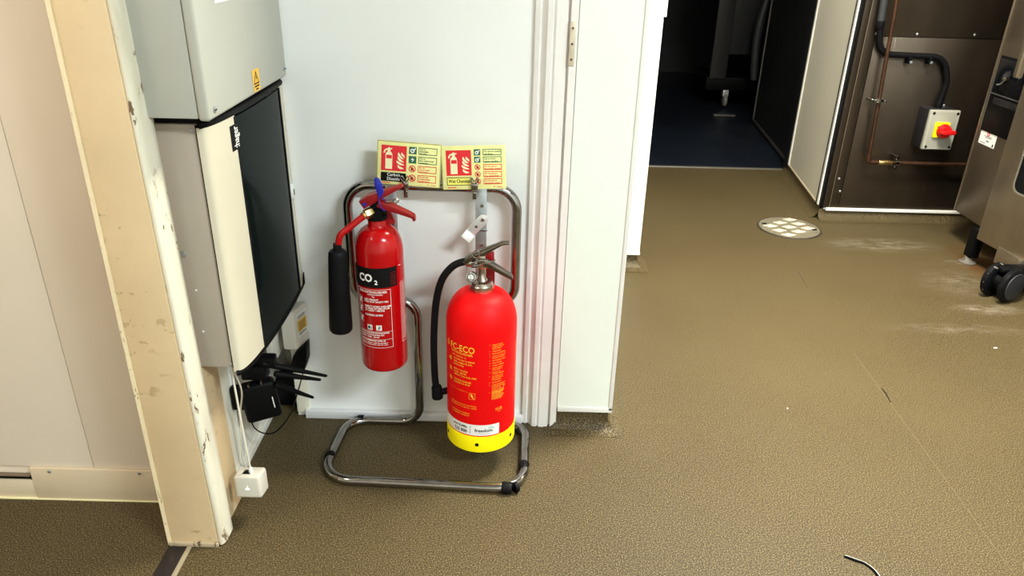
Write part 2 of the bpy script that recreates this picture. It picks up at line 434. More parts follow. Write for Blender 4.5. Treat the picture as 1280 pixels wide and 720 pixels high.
cove_obj('baseboard_pier_far', [(-.2, 2.756, 0, -1), (.494, 2.756, 1, -1), (.494, 3.0, 1, 0)], 'brown vinyl cove under the white pier end', w=.045)

# left: board post, bead, wall with meter boxes
def lean(bm, x0=-.70):   # the old post narrows slightly towards the top on its right side
    for v in bm.verts:
        if v.co.x > x0: v.co.x -= .0155 * v.co.z / 1.07
    return bm
post = struct('trim_3', lean(BX(-.716, -.6125, 1.212, 1.36, 0.004, 2.46, .003)), M_post, 'beige painted post with chipped edges in the left foreground', 'post')
bm = NB()
prism(bm, [(-.719, 1.209), (-.712, 1.209), (-.712, 1.214), (-.714, 1.216), (-.719, 1.22)], lambda u, v, t: (u, v, t), .004, 2.45)
mesh_obj('worn_edge', bm, M_edge, post)
mesh_obj('foot_sealant', BX(-.717, -.6115, 1.207, 1.214, 0, .011, .002), chipped('dirty_sealant', (.45, .36, .24), (.02, .015, .01), .5, 120), post)
bm = NB()
bp = [(-.6125, 1.2150), (-.609, 1.2125), (-.605, 1.2135), (-.6015, 1.219), (-.5995, 1.229), (-.599, 1.25), (-.599, 1.262), (-.606, 1.268), (-.6125, 1.268)]
prism(bm, bp, lambda u, v, t: (u, v, t), .003, 2.46)
struct('trim_4', lean(bm), M_bead, 'rounded cream bead down the right side of the beige post', 'trim', smooth=60)
wl = struct('wall_left', BX(-.716, -.646, 1.30, 1.93, 0, 2.46), M_dirtywall, 'grubby cream side wall under the electrical boxes', 'wall')
mesh_obj('board', BX(-.6462, -.643, 1.478, 1.92, .03, 1.0, .001), M_whiteboard, wl)
mesh_obj('joint_strip', BX(-.647, -.6415, 1.470, 1.479, .03, .42, .001), M_white, wl)
struct('baseboard_left', BX(-.646, -.636, 1.29, 1.85, 0, .020, .002), M_whiteboard, 'thin white skirting along the side wall under the router', 'baseboard')
# black block painting in the shade of the corner void
tag(mesh_obj('void_block', BX(-.640, -.580, 1.74, 1.80, .0, .085, .006), M_blackm), 'black block standing in for the dark void low in the corner behind the router', 'box')

# left room panel wall
lp = struct('wall_left_room', BX(-2.7, -.70, 1.352, 1.42, 0, 2.46), M_leftpanel, 'cream wall panels in the side room left of the post', 'wall')
mesh_obj('panel', BX(-2.6, -.9318, 1.3485, 1.353, .089, 2.4, .0008), M_leftpanel, lp)
mesh_obj('panel', BX(-.9302, -.70, 1.3485, 1.353, .089, 2.4, .0008), M_leftpanel, lp)
mesh_obj('kickboard', BX(-1.075, -.70, 1.343, 1.352, 0.001, .0885, .001), M_kick, lp)
mesh_obj('kickboard', BX(-2.6, -1.0752, 1.3455, 1.352, 0.001, .052, .001), M_kick, lp)
mesh_obj('slot', BX(-2.6, -1.078, 1.3478, 1.350, .054, .066), M_pblack, lp)
mesh_obj('slot_flange', BX(-2.6, -1.077, 1.340, 1.350, .066, .070, .0008), mat('slot_brown', (.16, .12, .08), .5), lp)
for x in (-1.030, -.827):
    mesh_obj('screw', cyl(NB(), (x, 1.344, .081), (x, 1.3405, .081), .0042, .003, 12), M_zinc, lp)
mesh_obj('sealant_line', BX(-1.9, -.70, 1.341, 1.346, 0, .003), M_pcream, lp)

# right: slanted white clad wall, stainless wall
def slab(bm, p, q, t, z0, z1):
    """vertical slab with its face on the line p-q, thickness t towards +x side"""
    p = Vector((*p, 0)); q = Vector((*q, 0)); d = (q - p).normalized(); n = Vector((-d.y, d.x, 0)) * t
    return prism(bm, [(p.x, p.y), (q.x, q.y), (q.x + n.x, q.y + n.y), (p.x + n.x, p.y + n.y)], lambda u, v, s: (u, v, s), z0, z1)
A = (1.452, 3.43); B = (1.532, 4.12)
def on(t, off=0.):
    d = Vector((B[0] - A[0], B[1] - A[1])).normalized(); n = Vector((d.y, -d.x))
    return (A[0] + (B[0] - A[0]) * t + n.x * off, A[1] + (B[1] - A[1]) * t + n.y * off)
wr = struct('wall_right', slab(NB(), on(0, 0), on(1, 0), -.08, .062, 2.46), mat('magnolia_cladding', (.70, .66, .55), .4, 0, .03, 2), 'white clad wall panel right of the dark doorway', 'wall')
for t0, t1 in ((-.004, .028), (.975, 1.008)):
    mesh_obj('edge_trim', slab(NB(), on(t0, -.005), on(t1, -.005), -.012, .062, 2.4), M_white, wr)
mesh_obj('bottom_trim', slab(NB(), on(0, -.003), on(1, -.003), -.006, .058, .066), M_kick, wr)
d = Vector((B[0] - A[0], B[1] - A[1])).normalized()
cove_obj('baseboard_right', [(*on(1.10, .0), -d.y, d.x), (*on(-.03, .0), -d.y, d.x)], 'brown vinyl cove below the slanted white panel', w=.035)
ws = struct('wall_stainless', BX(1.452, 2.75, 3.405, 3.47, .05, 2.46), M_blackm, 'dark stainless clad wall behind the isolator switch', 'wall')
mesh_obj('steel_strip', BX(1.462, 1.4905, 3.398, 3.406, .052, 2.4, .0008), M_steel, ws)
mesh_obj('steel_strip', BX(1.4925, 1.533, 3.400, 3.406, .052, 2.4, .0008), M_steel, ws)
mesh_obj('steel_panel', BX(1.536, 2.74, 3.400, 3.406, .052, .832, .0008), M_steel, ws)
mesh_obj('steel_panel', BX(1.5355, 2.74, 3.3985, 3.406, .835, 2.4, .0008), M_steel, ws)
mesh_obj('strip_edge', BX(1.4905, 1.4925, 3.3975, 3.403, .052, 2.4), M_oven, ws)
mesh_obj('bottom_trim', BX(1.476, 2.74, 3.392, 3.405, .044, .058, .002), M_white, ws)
for x, z in ((1.71, .846), (1.956, .849), (1.527, .139), (1.535, .845), (2.2, .85), (1.47, .052), (1.51, .20), (1.905, .548)):
    mesh_obj('screw', lathe(NB(), [(.006, 0), (.0055, .002), (.003, .0035), (0, .004)], (x, 3.399, z), 12, aim((0, -1, 0)), cap=False), M_zinc, ws)
cove_obj('baseboard_stainless', [(1.447, 3.402, 0, -1), (2.75, 3.402, 0, -1)], 'brown vinyl cove along the foot of the stainless wall', h=.05, w=.045)

# outer shell of the room, out of view
struct('wall_front', BX(-2.7, 2.75, -1.78, -1.70, 0, 2.46), M_wall, 'white wall behind the photographer', 'wall')
struct('wall_outer_left', BX(-2.78, -2.70, -1.7, 1.42, 0, 2.46), M_leftpanel, 'cream outer wall of the side room', 'wall')
struct('wall_outer_right', BX(2.75, 2.83, -1.7, 3.47, 0, 2.46), mat('kitchen_wall', (.45, .42, .36), .5), 'tiled kitchen wall behind the oven', 'wall')
struct('wall_doorway_head', BX(-.6, 1.62, 4.235, 4.30, 1.55, 2.46), M_cladw, 'unseen wall above the dark doorway, hung low to block light', 'wall')  # out-of-view head, set low to keep lamp light off the far room
struct('wall_passage', BX(-.3, -.2, 2.0, 4.3, 0, 2.46), M_wall, 'white wall of the passage behind the pier', 'wall')
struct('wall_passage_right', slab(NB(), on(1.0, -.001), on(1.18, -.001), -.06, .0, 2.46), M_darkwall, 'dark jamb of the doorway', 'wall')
# dark room shell: its lack of light is put into the black colours
struct('wall_dark_left', BX(-.68, -.6, 4.235, 7.6, 0, 2.2), M_darkwall, 'left wall of the unlit room, coloured black for its darkness', 'wall')
struct('wall_dark_back', BX(-.68, 3.2, 7.6, 7.68, 0, 2.2), M_darkwall, 'back wall of the unlit room, coloured black for its darkness', 'wall')
struct('wall_dark_right', BX(3.1, 3.18, 4.3, 7.6, 0, 2.2), M_darkwall, 'right wall of the unlit room, coloured black for its darkness', 'wall')
dd = struct('door_1', slab(NB(), (1.60, 4.31), (1.712, 5.45), -.04, .03, 2.05), M_darkwall, 'door leaf standing open inside the unlit room, its shade put into a black colour', 'door')
mesh_obj('edge_strip', slab(NB(), (1.709, 5.44), (1.713, 5.475), -.012, .03, 2.05), mat('grey_edge', (.30, .28, .25), .45), dd)
mesh_obj('bottom_seal', slab(NB(), (1.594, 4.31), (1.706, 5.45), -.006, .012, .03), mat('seal_grey', (.07, .06, .055), .4, 0), dd)
struct('trim_5', BX(-.2, 1.56, 4.218, 4.245, 0, .0045, .001), mat('threshold_steel', (.34, .31, .26), .3, .6), 'thin metal threshold strip across the dark doorway', 'threshold')
struct('trim_6', BX(-.716, -.677, -1.69, 1.206, 0, .003, .001), mat('threshold_black', (.010, .007, .009), .4), 'black threshold strip running to the foot of the beige post', 'threshold')
struct('trim_7', BX(-.677, -.667, -1.69, 1.206, 0, .0045, .001), mat('threshold_alloy', (.50, .44, .32), .35, .5), 'narrow metal edging beside the black threshold strip', 'threshold')

# ceiling fittings
for i, (x, y, sx, sy, p, c, sp) in enumerate(LIGHTS):
    t = thing('ceiling_light', (x, y, 2.44), ['long white ceiling light behind the photographer', 'louvred ceiling light over the open floor', 'warm ceiling light in the side room', 'small unseen passage light added to brighten the right wall panel'][i], 'light', 'ceiling lights')
    bm = NB()
    box(bm, x - sx / 2 - .02, x + sx / 2 + .02, y - sy / 2 - .02, y + sy / 2 + .02, 2.445, 2.46, .003)
    mesh_obj('housing', bm, M_white, t)
    mesh_obj('diffuser', BX(x - sx / 2, x + sx / 2, y - sy / 2, y + sy / 2, 2.438, 2.4455, .002), M_lamp, t)

# ================================================================== EXTINGUISHER STAND
YT = 1.667
st = thing('extinguisher_stand', (-.19, 1.55, 0), 'chrome tubular floor stand holding the two extinguishers', 'stand')
P = [(-.389, YT, .667), (-.389, YT, .372), (-.236, YT, .372), (-.236, YT, .0115), (-.428, YT, .0115), (-.446, 1.424, .0115),
     (.040, 1.406, .0115), (.046, YT, .0115), (-.146, YT, .0115), (-.146, YT, .372), (.007, YT, .372), (.007, YT, .667)]
RD = [.055, .045, .045, .05, .06, .07, .07, .06, .05, .045, .045, .055]
path = fillet(P, RD, 9, closed=True)
mesh_obj('tube_frame', tube(NB(), path, .0116, 16, closed=True), M_chrome, st)
for x, nm in ((-.076, 0), (-.284, 1)):
    bm = NB(); box(bm, x - .013, x + .013, 1.6535, 1.6565, .375, .672, .001)
    box(bm, x - .013, x + .013, 1.6535, 1.68, .671, .680, .001)
    pl = mesh_obj('hanger_plate', bm, M_zinc, st)
    for z in (.627, .578, .53):
        mesh_obj('rivet', cyl(NB(), (x + .002, 1.6535, z), (x + .002, 1.651, z), .0045, .0035, 12), M_nickel, pl)
bm = NB(); box(bm, -.076 - .015, -.076 + .015, 1.6505, 1.654, .565, .569, .001)
mesh_obj('plate_lip', bm, M_chrome, st)
# swivel catch on the right plate
ang = math.atan2(.549 - .597, -.112 + .071)
c = Vector((-.071, 1.648, .597)); dx = Vector((math.cos(ang), 0, math.sin(ang))); dn = Vector((-math.sin(ang), 0, math.cos(ang)))
def cf(u, v, t): return c + dx * u + dn * v + Vector((0, -t, 0))
cap_ = [(.012 * math.cos(a), .012 * math.sin(a)) for a in [math.pi / 2 + math.pi * k / 8 for k in range(9)]]
poly = cap_ + [(.047, -.012), (.047, .012)]
sw = mesh_obj('swivel_catch', prism(NB(), poly, cf, 0, .003, .0006), mat('bright_zinc', (.75, .76, .76), .3, .5), st)
mesh_obj('catch_lip', prism(NB(), [(.045, -.0125), (.063, -.0125), (.063, .0125), (.045, .0125)], lambda u, v, t: cf(u, v, t + (u - .045) * .35), .0015, .0055, .0008), mat('white_zinc', (.85, .86, .86), .4, .2), sw)
bm = NB(); cyl(bm, cf(.001, 0, .002), cf(.001, 0, .006), .005, .004); cyl(bm, cf(.024, 0, .002), cf(.024, 0, .0038), .0035)
mesh_obj('rivet', bm, M_nickel, sw)
# black rubber bands and glides on the base
def band(p, q, r=.0135):
    return cyl(NB(), p, q, r, seg=18, bev=.002)
for p, q, r in (((-.012, 1.4075, .0118), (.012, 1.4065, .0118), .0150), ((.0165, 1.4075, .0125), (.024, 1.413, .0125), .0138), ((.0395, 1.475, .0118), (.0420, 1.500, .0118), .0128), ((-.4425, 1.500, .0118), (-.4410, 1.518, .0118), .0132), ((-.404, 1.6655, .0118), (-.387, YT, .0118), .0132)):
    mesh_obj('rubber_band', band(p, q, r), M_black, st)
for x in (-.246, -.090):
    bm = NB(); box(bm, x - .0075, x + .0075, 1.627, 1.630, .672, .690, .0012); box(bm, x - .0065, x + .0065, 1.628, 1.680, .668, .673, .001); box(bm, x - .0045, x + .0045, 1.630, 1.634, .650, .672, .001)
    for sx_ in (-1, 1): tube(bm, curve_pts([(x + sx_ * .002, 1.6265, .688), (x + sx_ * .009, 1.624, .697), (x + sx_ * .006, 1.624, .703), (x + sx_ * .001, 1.6255, .694)], 4), .0014, 6)
    mesh_obj('sign_clip', bm, M_chrome, st)

# ================================================================== CO2 EXTINGUISHER
CX, CY, CR = -.299, 1.552, .0540
ce = thing('fire_extinguisher', (CX, CY, .264), 'slim glossy red carbon dioxide extinguisher with black horn hanging on the stand', 'fire extinguisher', 'extinguishers on the stand')
prof = [(0, .266), (.030, .265), (.044, .264), (.0505, .266), (.0530, .270), (CR, .277), (CR, .553)]
for k in range(1, 11):
    a = math.pi / 2 * k / 10 * .93
    prof.append((.020 + (CR - .020) * math.cos(a), .553 + .058 * math.sin(a)))
prof += [(.0225, .6125), (.0205, .616), (.0205, .632), (0, .632)]
body = mesh_obj('cylinder', lathe(NB(), prof, (CX, CY, 0), 64, cap=False), M_red, ce)
def on_cyl(cx, cy, r):
    return lambda u, v: (cx + r * math.sin(u / r), cy - r * math.cos(u / r), v)   # u = arc length from the front, v = height
def patch(bm, u0, u1, v0, v1, fn, n=24):
    a = [bm.verts.new(fn(u0 + (u1 - u0) * i / n, v0)) for i in range(n + 1)]; b = [bm.verts.new(fn(u0 + (u1 - u0) * i / n, v1)) for i in range(n + 1)]
    for i in range(n): bm.faces.new((a[i], a[i + 1], b[i + 1], b[i]))
    return bm
def frame_line(bm, u0, u1, v0, v1, w, fn):
    patch(bm, u0, u1, v0, v0 + w, fn); patch(bm, u0, u1, v1 - w, v1, fn); patch(bm, u0, u0 + w, v0, v1, fn, 2); patch(bm, u1 - w, u1, v0, v1, fn, 2)
def arc(deg, r): return math.radians(deg) * r
r1 = CR + .0004; f1 = on_cyl(CX, CY, r1); f2 = on_cyl(CX, CY, r1 + .0004)
bl = mesh_obj('label_band', patch(NB(), arc(-82, r1), arc(53, r1), .4835, .531, f1), M_pblack, ce, recalc=False)
tb = NB(); text(tb, 'CO', f2, arc(-45, r1), .4985, .0255, width=.0345, bold=.035); text(tb, '2', f2, arc(-4, r1), .4925, .0145, bold=.03)
mesh_obj('label_text', tb, M_pwhite, bl, recalc=False)
tb = NB()
for k in range(7): patch(tb, arc(34, r1), arc(50, r1), .489 + k * .0048, .4893 + k * .0048, f2, 4)
mesh_obj('label_lines', tb, M_pred, bl, recalc=False)
tb = NB(); u0 = arc(-56, r1); ua = arc(33, r1); um = arc(-33, r1)
frame_line(tb, u0, ua, .332, .479, .0007, f1)
text(tb, 'FIRE EXTINGUISHER', f1, (u0 + ua) / 2, .4705, .0072, 'C', .02, width=.068)
text(tb, 'CARBON DIOXIDE', f1, (u0 + ua) / 2 + .006, .4655, .0042, 'C', .02); text(tb, '2kg', f1, (u0 + ua) / 2 + .002, .4605, .0042, 'C', .02)
z = .4525
for blk in (('USE UPRIGHT', 'PULL OUT SAFETY PIN'), ('DIRECT HORN AND AIM', 'AT BASE OF FIRE FROM', 'AT LEAST 1 METRE'), ('SQUEEZE LEVERS',)):
    for s in blk:
        text(tb, s, f1, um, z, .0056, 'L', .025); z -= .0052
    z -= .0062
for k, zz in enumerate((.449, .428, .402)):
    frame_line(tb, u0 + .004, u0 + .015, zz - .008, zz + .010, .0006, f1)
    tube_pts = [(u0 + .006, zz - .005), (u0 + .009, zz + .006), (u0 + .0135, zz + .003), (u0 + .011, zz - .004)]
    patch(tb, u0 + .006, u0 + .0115, zz - .0055, zz + .002, f1, 2); patch(tb, u0 + .007, u0 + .0145, zz + .003, zz + .0065, f1, 2)
for k, uu in enumerate((arc(-29, r1), arc(-6, r1))): patch(tb, uu, uu + .0125, .3775, .3905, f1, 6)
patch(tb, u0, ua, .3735, .3740, f1); patch(tb, u0, ua, .3535, .3540, f1)
for k, s in enumerate(('CARBON DIOXIDE EXTINGUISHER', 'CAPABLE OF EXTINGUISHING TEST', 'FIRES 34B  EN3')): text(tb, s, f1, u0 + .003, .3690 - k * .0055, .0045, 'L', .025, width=.074 - k * .012)
text(tb, 'RECHARGE IMMEDIATELY AFTER USE', f1, u0 + .005, .3485, .0048, 'L', .03, width=.062)
for k, s in enumerate(('INSPECT YEARLY  KEEP FROM HEAT', 'TEMPERATURE RANGE -30C TO +60C')): text(tb, s, f1, u0 + .004, .3430 - k * .0045, .0034, 'L', .02, width=.068)
mesh_obj('printed_text', tb, M_pwhite, body, recalc=False)
tb = NB()
patch(tb, arc(-27, r1), arc(-22, r1), .380, .388, f2, 2); patch(tb, arc(-20, r1), arc(-18, r1), .379, .387, f2, 2)
lz = [(arc(-1, r1), .3885), (arc(2, r1), .384), (arc(.5, r1), .384), (arc(4.5, r1), .379), (arc(0, r1), .3845), (arc(-3, r1), .3845)]
for a, b in zip(((-2, .388), (5, .386), (-2, .383), (4, .382)), ((4, .3865), (-2, .3835), (4, .3825), (-3, .379))):
    pa = f2(arc(a[0], r1), a[1]); pb = f2(arc(b[0], r1), b[1]); tube(tb, [pa, pb], .0006, 5)
mesh_obj('symbol', tb, M_pblack, body, recalc=False)
tb = NB()
frame_line(tb, arc(62, r1), arc(100, r1), .335, .487, .0006, f1)
for k in range(26): patch(tb, arc(66, r1), arc(66 + random.uniform(14, 28), r1), .480 - k * .0055, .4812 - k * .0055, f1, 4)
patch(tb, arc(58, r1), arc(66, r1), .5285, .5297, f1, 3)
mesh_obj('side_print', tb, M_pwhite, body, recalc=False)
# valve: black block, brass swivel, red levers
bm = NB(); lathe(bm, [(.0225, .628), (.0225, .636), (.018, .639), (.018, .652), (.012, .656), (.012, .668)], (CX, CY, 0), 20)
box(bm, CX - .012, CX + .022, CY - .013, CY + .013, .640, .668, .002)
mesh_obj('valve_body', bm, M_blackm, ce)
bm = NB(); cyl(bm, (CX - .008, CY - .010, .647), (CX - .022, CY - .022, .643), .0115, .0115, 6, .0012); cyl(bm, (CX - .018, CY - .018, .644), (CX - .026, CY - .026, .641), .0085)
mesh_obj('brass_swivel', bm, M_brass, ce)
hp = [(CX - .022, CY - .024, .6425), (CX - .052, CY - .040, .621), (CX - .074, CY - .045, .604), (CX - .081, CY - .046, .586), (CX - .081, CY - .046, .570)]
mesh_obj('discharge_tube', tube(NB(), fillet([hp[0], hp[2], hp[4]], [.0, .022, 0], 8), .0072, 14), M_red, ce)
def hz(t): return Vector((CX - .081 - .006 * t, CY - .046 - .004 * t, .578 - .205 * t))
bm = NB(); H0 = hz(0); dr = (hz(1) - hz(0)); L = dr.length
lathe(bm, [(0, -.006), (.009, -.006), (.0095, .004), (.010, .008), (.017, .010), (.0195, .014), (.0205, .022), (.0262, L - .012), (.0255, L - .004), (.0225, L), (.020, L - .003), (0, L - .004)], H0, 36, aim(dr), cap=False)
mesh_obj('horn', bm, M_black, ce)
# levers: U-section pressed steel, seen from the side
def bar(bm, pts, w, th):
    """flat pressed lever following pts with depth w along y and thickness th"""
    n = len(pts); t = bmesh.new(); rows = []
    for i, p in enumerate(pts):
        p = Vector(p); q = Vector(pts[min(i + 1, n - 1)]) - Vector(pts[max(i - 1, 0)]); nn = Vector((-q.z, 0, q.x)).normalized()
        ww = w[i] if isinstance(w, (list, tuple)) else w; tt = th[i] if isinstance(th, (list, tuple)) else th
        rows.append([t.verts.new(p + Vector((0, sy * ww, 0)) + nn * sz * tt) for sy, sz in ((-1, -1), (1, -1), (1, 1), (-1, 1))])
    for a, b in zip(rows, rows[1:]):
        for k in range(4): t.faces.new((a[k], a[(k + 1) % 4], b[(k + 1) % 4], b[k]))
    t.faces.new(rows[0]); t.faces.new(rows[-1][::-1])
    bmesh.ops.recalc_face_normals(t, faces=t.faces)
    bmesh.ops.bevel(t, geom=[e for e in t.edges if e.calc_face_angle(0) > .5], offset=.0014, segments=2, profile=.5, affect='EDGES')
    return merge(bm, t)
yy = CY - .004
bm = NB(); bar(bm, [(CX - .030, yy, .662), (CX - .012, yy, .6735), (CX + .018, yy, .687), (CX + .045, yy, .6995), (CX + .060, yy, .706)], [.012, .013, .0115, .009, .007], [.010, .0105, .0070, .0045, .003])
mesh_obj('squeeze_lever', bm, M_redpl, ce)
mesh_obj('lever_pivot', cyl(NB(), (CX - .022, yy - .0115, .665), (CX - .022, yy - .0155, .665), .0042, .0036, 14), M_blue, ce)
bm = NB(); bar(bm, [(CX + .006, yy, .667), (CX + .022, yy, .660), (CX + .050, yy, .6495), (CX + .072, yy, .6405), (CX + .081, yy, .636), (CX + .083, yy, .627)], [.012, .0125, .011, .0095, .009, .008], [.0085, .0080, .0060, .0048, .0042, .003])
mesh_obj('carry_handle', bm, M_redpl, ce)
bm = NB(); bar(bm, [(CX + .012, CY + .012, .655), (CX + .016, CY + .012, .635), (CX + .028, CY + .012, .61)], [.004] * 3, [.012, .014, .012])
mesh_obj('bracket', bm, M_redpl, ce)
bm = NB(); tp = [(0, 0), (.006, .001), (.011, .012), (.009, .028), (.003, .041), (-.003, .0445), (-.008, .040), (-.008, .026), (-.004, .010)]
prism(bm, tp, lambda u, v, t: (CX + .010 + u, yy - .016 + t, .683 + v), 0, .0022, .0006)
mesh_obj('safety_tag', bm, M_blue, ce)
bm = NB(); tube(bm, curve_pts([(CX + .012, yy - .0155, .690), (CX + .010, yy - .0175, .676), (CX + .014, yy - .0175, .662), (CX + .020, yy - .013, .652), (CX + .024, yy - .008, .668), (CX + .014, yy - .016, .684)], 6), .0011, 6)
mesh_obj('tag_loop', bm, M_blue, ce)
bm = NB(); tube(bm, [(CX + .024, yy - .014, .673), (CX + .040, yy - .014, .674)], .0022, 8); tube(bm, curve_pts([(CX + .040, yy - .014, .674), (CX + .046, yy - .015, .681), (CX + .052, yy - .014, .676), (CX + .046, yy - .013, .670), (CX + .040, yy - .014, .674)], 5), .0014, 6)
mesh_obj('safety_pin', bm, M_nickel, ce)

# ================================================================== WET CHEMICAL EXTINGUISHER
WX, WY, WR = -.068, 1.535, .0818
we = thing('fire_extinguisher', (WX, WY, .076), 'stout bright red wet chemical extinguisher with a yellow base and black hose', 'fire extinguisher', 'extinguishers on the stand')
prof = [(0, .128), (.06, .124), (WR - .001, .120), (WR, .124), (WR, .392)]
for k in range(1, 13):
    a = math.pi / 2 * k / 12 * .94
    prof.append((.024 + (WR - .024) * math.cos(a) ** .9, .392 + .078 * math.sin(a)))
prof += [(.026, .4705), (0, .4705)]
wb = mesh_obj('cylinder', lathe(NB(), prof, (WX, WY, 0), 72, cap=False), M_redsat, we)
sk = mesh_obj('base_skirt', lathe(NB(), [(.060, .080), (.070, .077), (.079, .0758), (.0826, .079), (.0829, .090), (.0829, .1215), (.0822, .1228), (.080, .123)], (WX, WY, 0), 72), M_yellow, we)
for a in (-4, 62, -70):
    s = Vector((math.sin(R(a)), -math.cos(R(a)), 0))
    p = Vector((WX, WY, .101)) + s * .0826
    mesh_obj('skirt_hole', cyl(NB(), p, p + s * .0008, .0046, seg=18), M_pblack, sk)
r3 = WR + .0004; f3 = on_cyl(WX, WY, r3); f4 = on_cyl(WX, WY, r3 + .0004)
def tilt(fn, u0, k): return lambda u, v: fn(u, v + (u - u0) * k)
tb = NB()
text(tb, '0 FC-ECO', f3, arc(-8, r3), .348, .0225, 'R', .012, width=.083)
text(tb, 'EXTINGUISHER', f3, arc(-11, r3), .3395, .0085, 'R', .005, width=.060)
text(tb, 'WET CHEMICAL  6L', f3, arc(-22, r3), .3310, .0055, 'R', .0, width=.040)
z = .3225
for blk in (('ROTATE PIN TO BREAK', 'SEAL, REMOVE PIN.', 'HOLD HOSE.'), ('DIRECT NOZZLE', 'FROM 1 METRE', 'AIM AT THE FUEL FIRE'), ('SQUEEZE HANDLES,', 'RELEASE TO STOP')):
    for s in blk: text(tb, s, f3, arc(-47, r3), z, .0058, 'L', .008, width=.0030 * len(s)); z -= .0072
    z -= .0055
for zz in (.3185, .292, .2665):
    ring_poly(tb, circ(arc(-56, r3), zz, .0058, 16), circ(arc(-56, r3), zz, .0050, 16), f3)
    patch(tb, arc(-58, r3), arc(-54, r3), zz - .003, zz + .003, f3, 3)
patch(tb, arc(-58, r3), arc(-20, r3), .2440, .2444, f3)
frame_line(tb, arc(-17.5, r3), arc(-7, r3), .2265, .243, .0006, f3)
for a, b in (((-15, .2405), (-11, .235)), ((-11, .2355), (-14.5, .2352)), ((-14.5, .2355), (-9.5, .2295))):
    pa = Vector(f3(arc(a[0], r3), a[1])); pb = Vector(f3(arc(b[0], r3), b[1])); tube(tb, [pa, pb], .0009, 5)
for k, s in enumerate(('SAFE FOR USE ON LIVE ELECTRICAL', 'EQUIPMENT UP TO 1000V AT 1 METRE')): text(tb, s, f3, arc(-55, r3), .2060 - k * .0062, .0042, 'L', .0, width=.072)
for k, s in enumerate(('RECHARGE AFTER ANY OPERATION', 'CHECK MONTHLY  KEEP UPRIGHT')): text(tb, s, f3, arc(-53, r3), .1840 - k * .0060, .0042, 'L', .005, width=.052)
# right-hand column
z = .3680; u = arc(20, r3)
cols = [3, 1, 1, 2, 1, 1, 1, 2, 2, 3, 1, 4, 1]
for n in cols:
    patch(tb, arc(15.5, r3), arc(16.4, r3), z + .0012, z + .0026, f3, 1)
    for k in range(n):
        text(tb, random.choice(('CONTENTS 6 LITRES FC ECO', 'OPERATING TEMPERATURE', 'TEST PRESSURE 27 BAR', 'WORKING PRESSURE', 'PROPELLANT NITROGEN', 'RECHARGE AFTER USE')), f3, u, z, .0040, 'L', .0, width=random.uniform(.020, .036)); z -= .0047
    z -= .0018
text(tb, 'O', f3, arc(40, r3), .2545, .0080, 'L', .0, width=.006)
for k in range(6): text(tb, 'MANUFACTURED UNDER LICENCE EN3', f3, u, .2455 - k * .0040, .0040, 'L', .02, width=.032 - (k % 3) * .003)
text(tb, '15 CE', f3, arc(27, r3), .1935, .0095, 'L', .012, width=.017); text(tb, '0038', f3, arc(31, r3), .1885, .0035, 'L', 0)
patch(tb, arc(76, r3), arc(77, r3), .20, .35, f3, 1)
mesh_obj('printed_text', tb, M_pyel, wb, recalc=False)
lab = mesh_obj('service_label', patch(NB(), arc(-80, r3), arc(34, r3), .1265, .1565, f3), M_pwhite, we, recalc=False)
tb = NB(); text(tb, 'and Refills', f4, arc(-21, r3), .1450, .0090, 'R', .02, width=.040); text(tb, '525 800', f4, arc(-21, r3), .1315, .0125, 'R', .02, width=.036)
text(tb, 'freedom', f4, arc(-8, r3), .1370, .0130, 'L', .018, width=.043); text(tb, 'www.freedomfire.co.uk', f4, arc(-4, r3), .1310, .0030, 'L', 0, width=.030)
patch(tb, arc(-15.5, r3), arc(-15, r3), .1300, .1530, f4, 1)
mesh_obj('label_text', tb, M_pblack, lab, recalc=False)
tb = NB()
for rr in (.0035, .0055, .0075):
    n = 8; o = [(arc(20, r3) + rr * math.cos(math.pi * k / n), .1455 + rr * .9 * math.sin(math.pi * k / n)) for k in range(n + 1)]; i_ = [(arc(20, r3) + (rr - .0009) * math.cos(math.pi * k / n), .1455 + (rr - .0009) * .9 * math.sin(math.pi * k / n)) for k in range(n + 1)]
    va = [tb.verts.new(f4(*p)) for p in o]; vb = [tb.verts.new(f4(*p)) for p in i_]
    for k in range(n): tb.faces.new((va[k], va[k + 1], vb[k + 1], vb[k]))
mesh_obj('label_logo', tb, M_pteal, lab, recalc=False)
# valve
bm = NB(); lathe(bm, [(.0265, .468), (.0278, .470), (.0278, .484), (.0255, .487), (.0245, .492), (.015, .494)], (WX, WY, 0), 12)
mesh_obj('collar_nut', bm, M_nickel, we, smooth=25)
bm = NB(); lathe(bm, [(.014, .492), (.012, .497), (.0095, .500), (.0095, .530), (.012, .533), (.012, .540), (0, .541)], (WX, WY, 0), 20)
box(bm, WX - .024, WX + .014, WY - .011, WY + .011, .526, .542, .002)
box(bm, WX - .006, WX + .008, WY - .012, WY + .012, .538, .556, .002)
mesh_obj('valve_body', bm, M_nickel, we)
G = Vector((WX - .020, WY - .024, .512))
bm = NB(); gd = Vector((-.25, -1, .25)).normalized(); cyl(bm, G + Vector((.006, .012, 0)), G, .006); cyl(bm, G, G + gd * .010, .0128, .0128, 24, .0015)
ga = mesh_obj('pressure_gauge', bm, M_chrome, we)
mesh_obj('gauge_face', cyl(NB(), G + gd * .0102, G + gd * .0106, .0100, seg=24), M_pwhite, ga)
gx = gd.cross(Vector((0, 0, 1))).normalized(); gy = gx.cross(gd)
def gf(u, v): return G + gd * .0110 + gx * u + gy * v
bm = NB(); ring_poly(bm, circ(0, 0, .0092, 20), circ(0, 0, .0070, 20), gf); flat(bm, [(-.0006, -.001), (.005, .0055), (.0045, .006), (-.001, 0)], gf); flat(bm, rect(-.0045, -.005, .0045, -.0035), gf)
mesh_obj('gauge_marks', bm, M_pblack, ga, recalc=False)
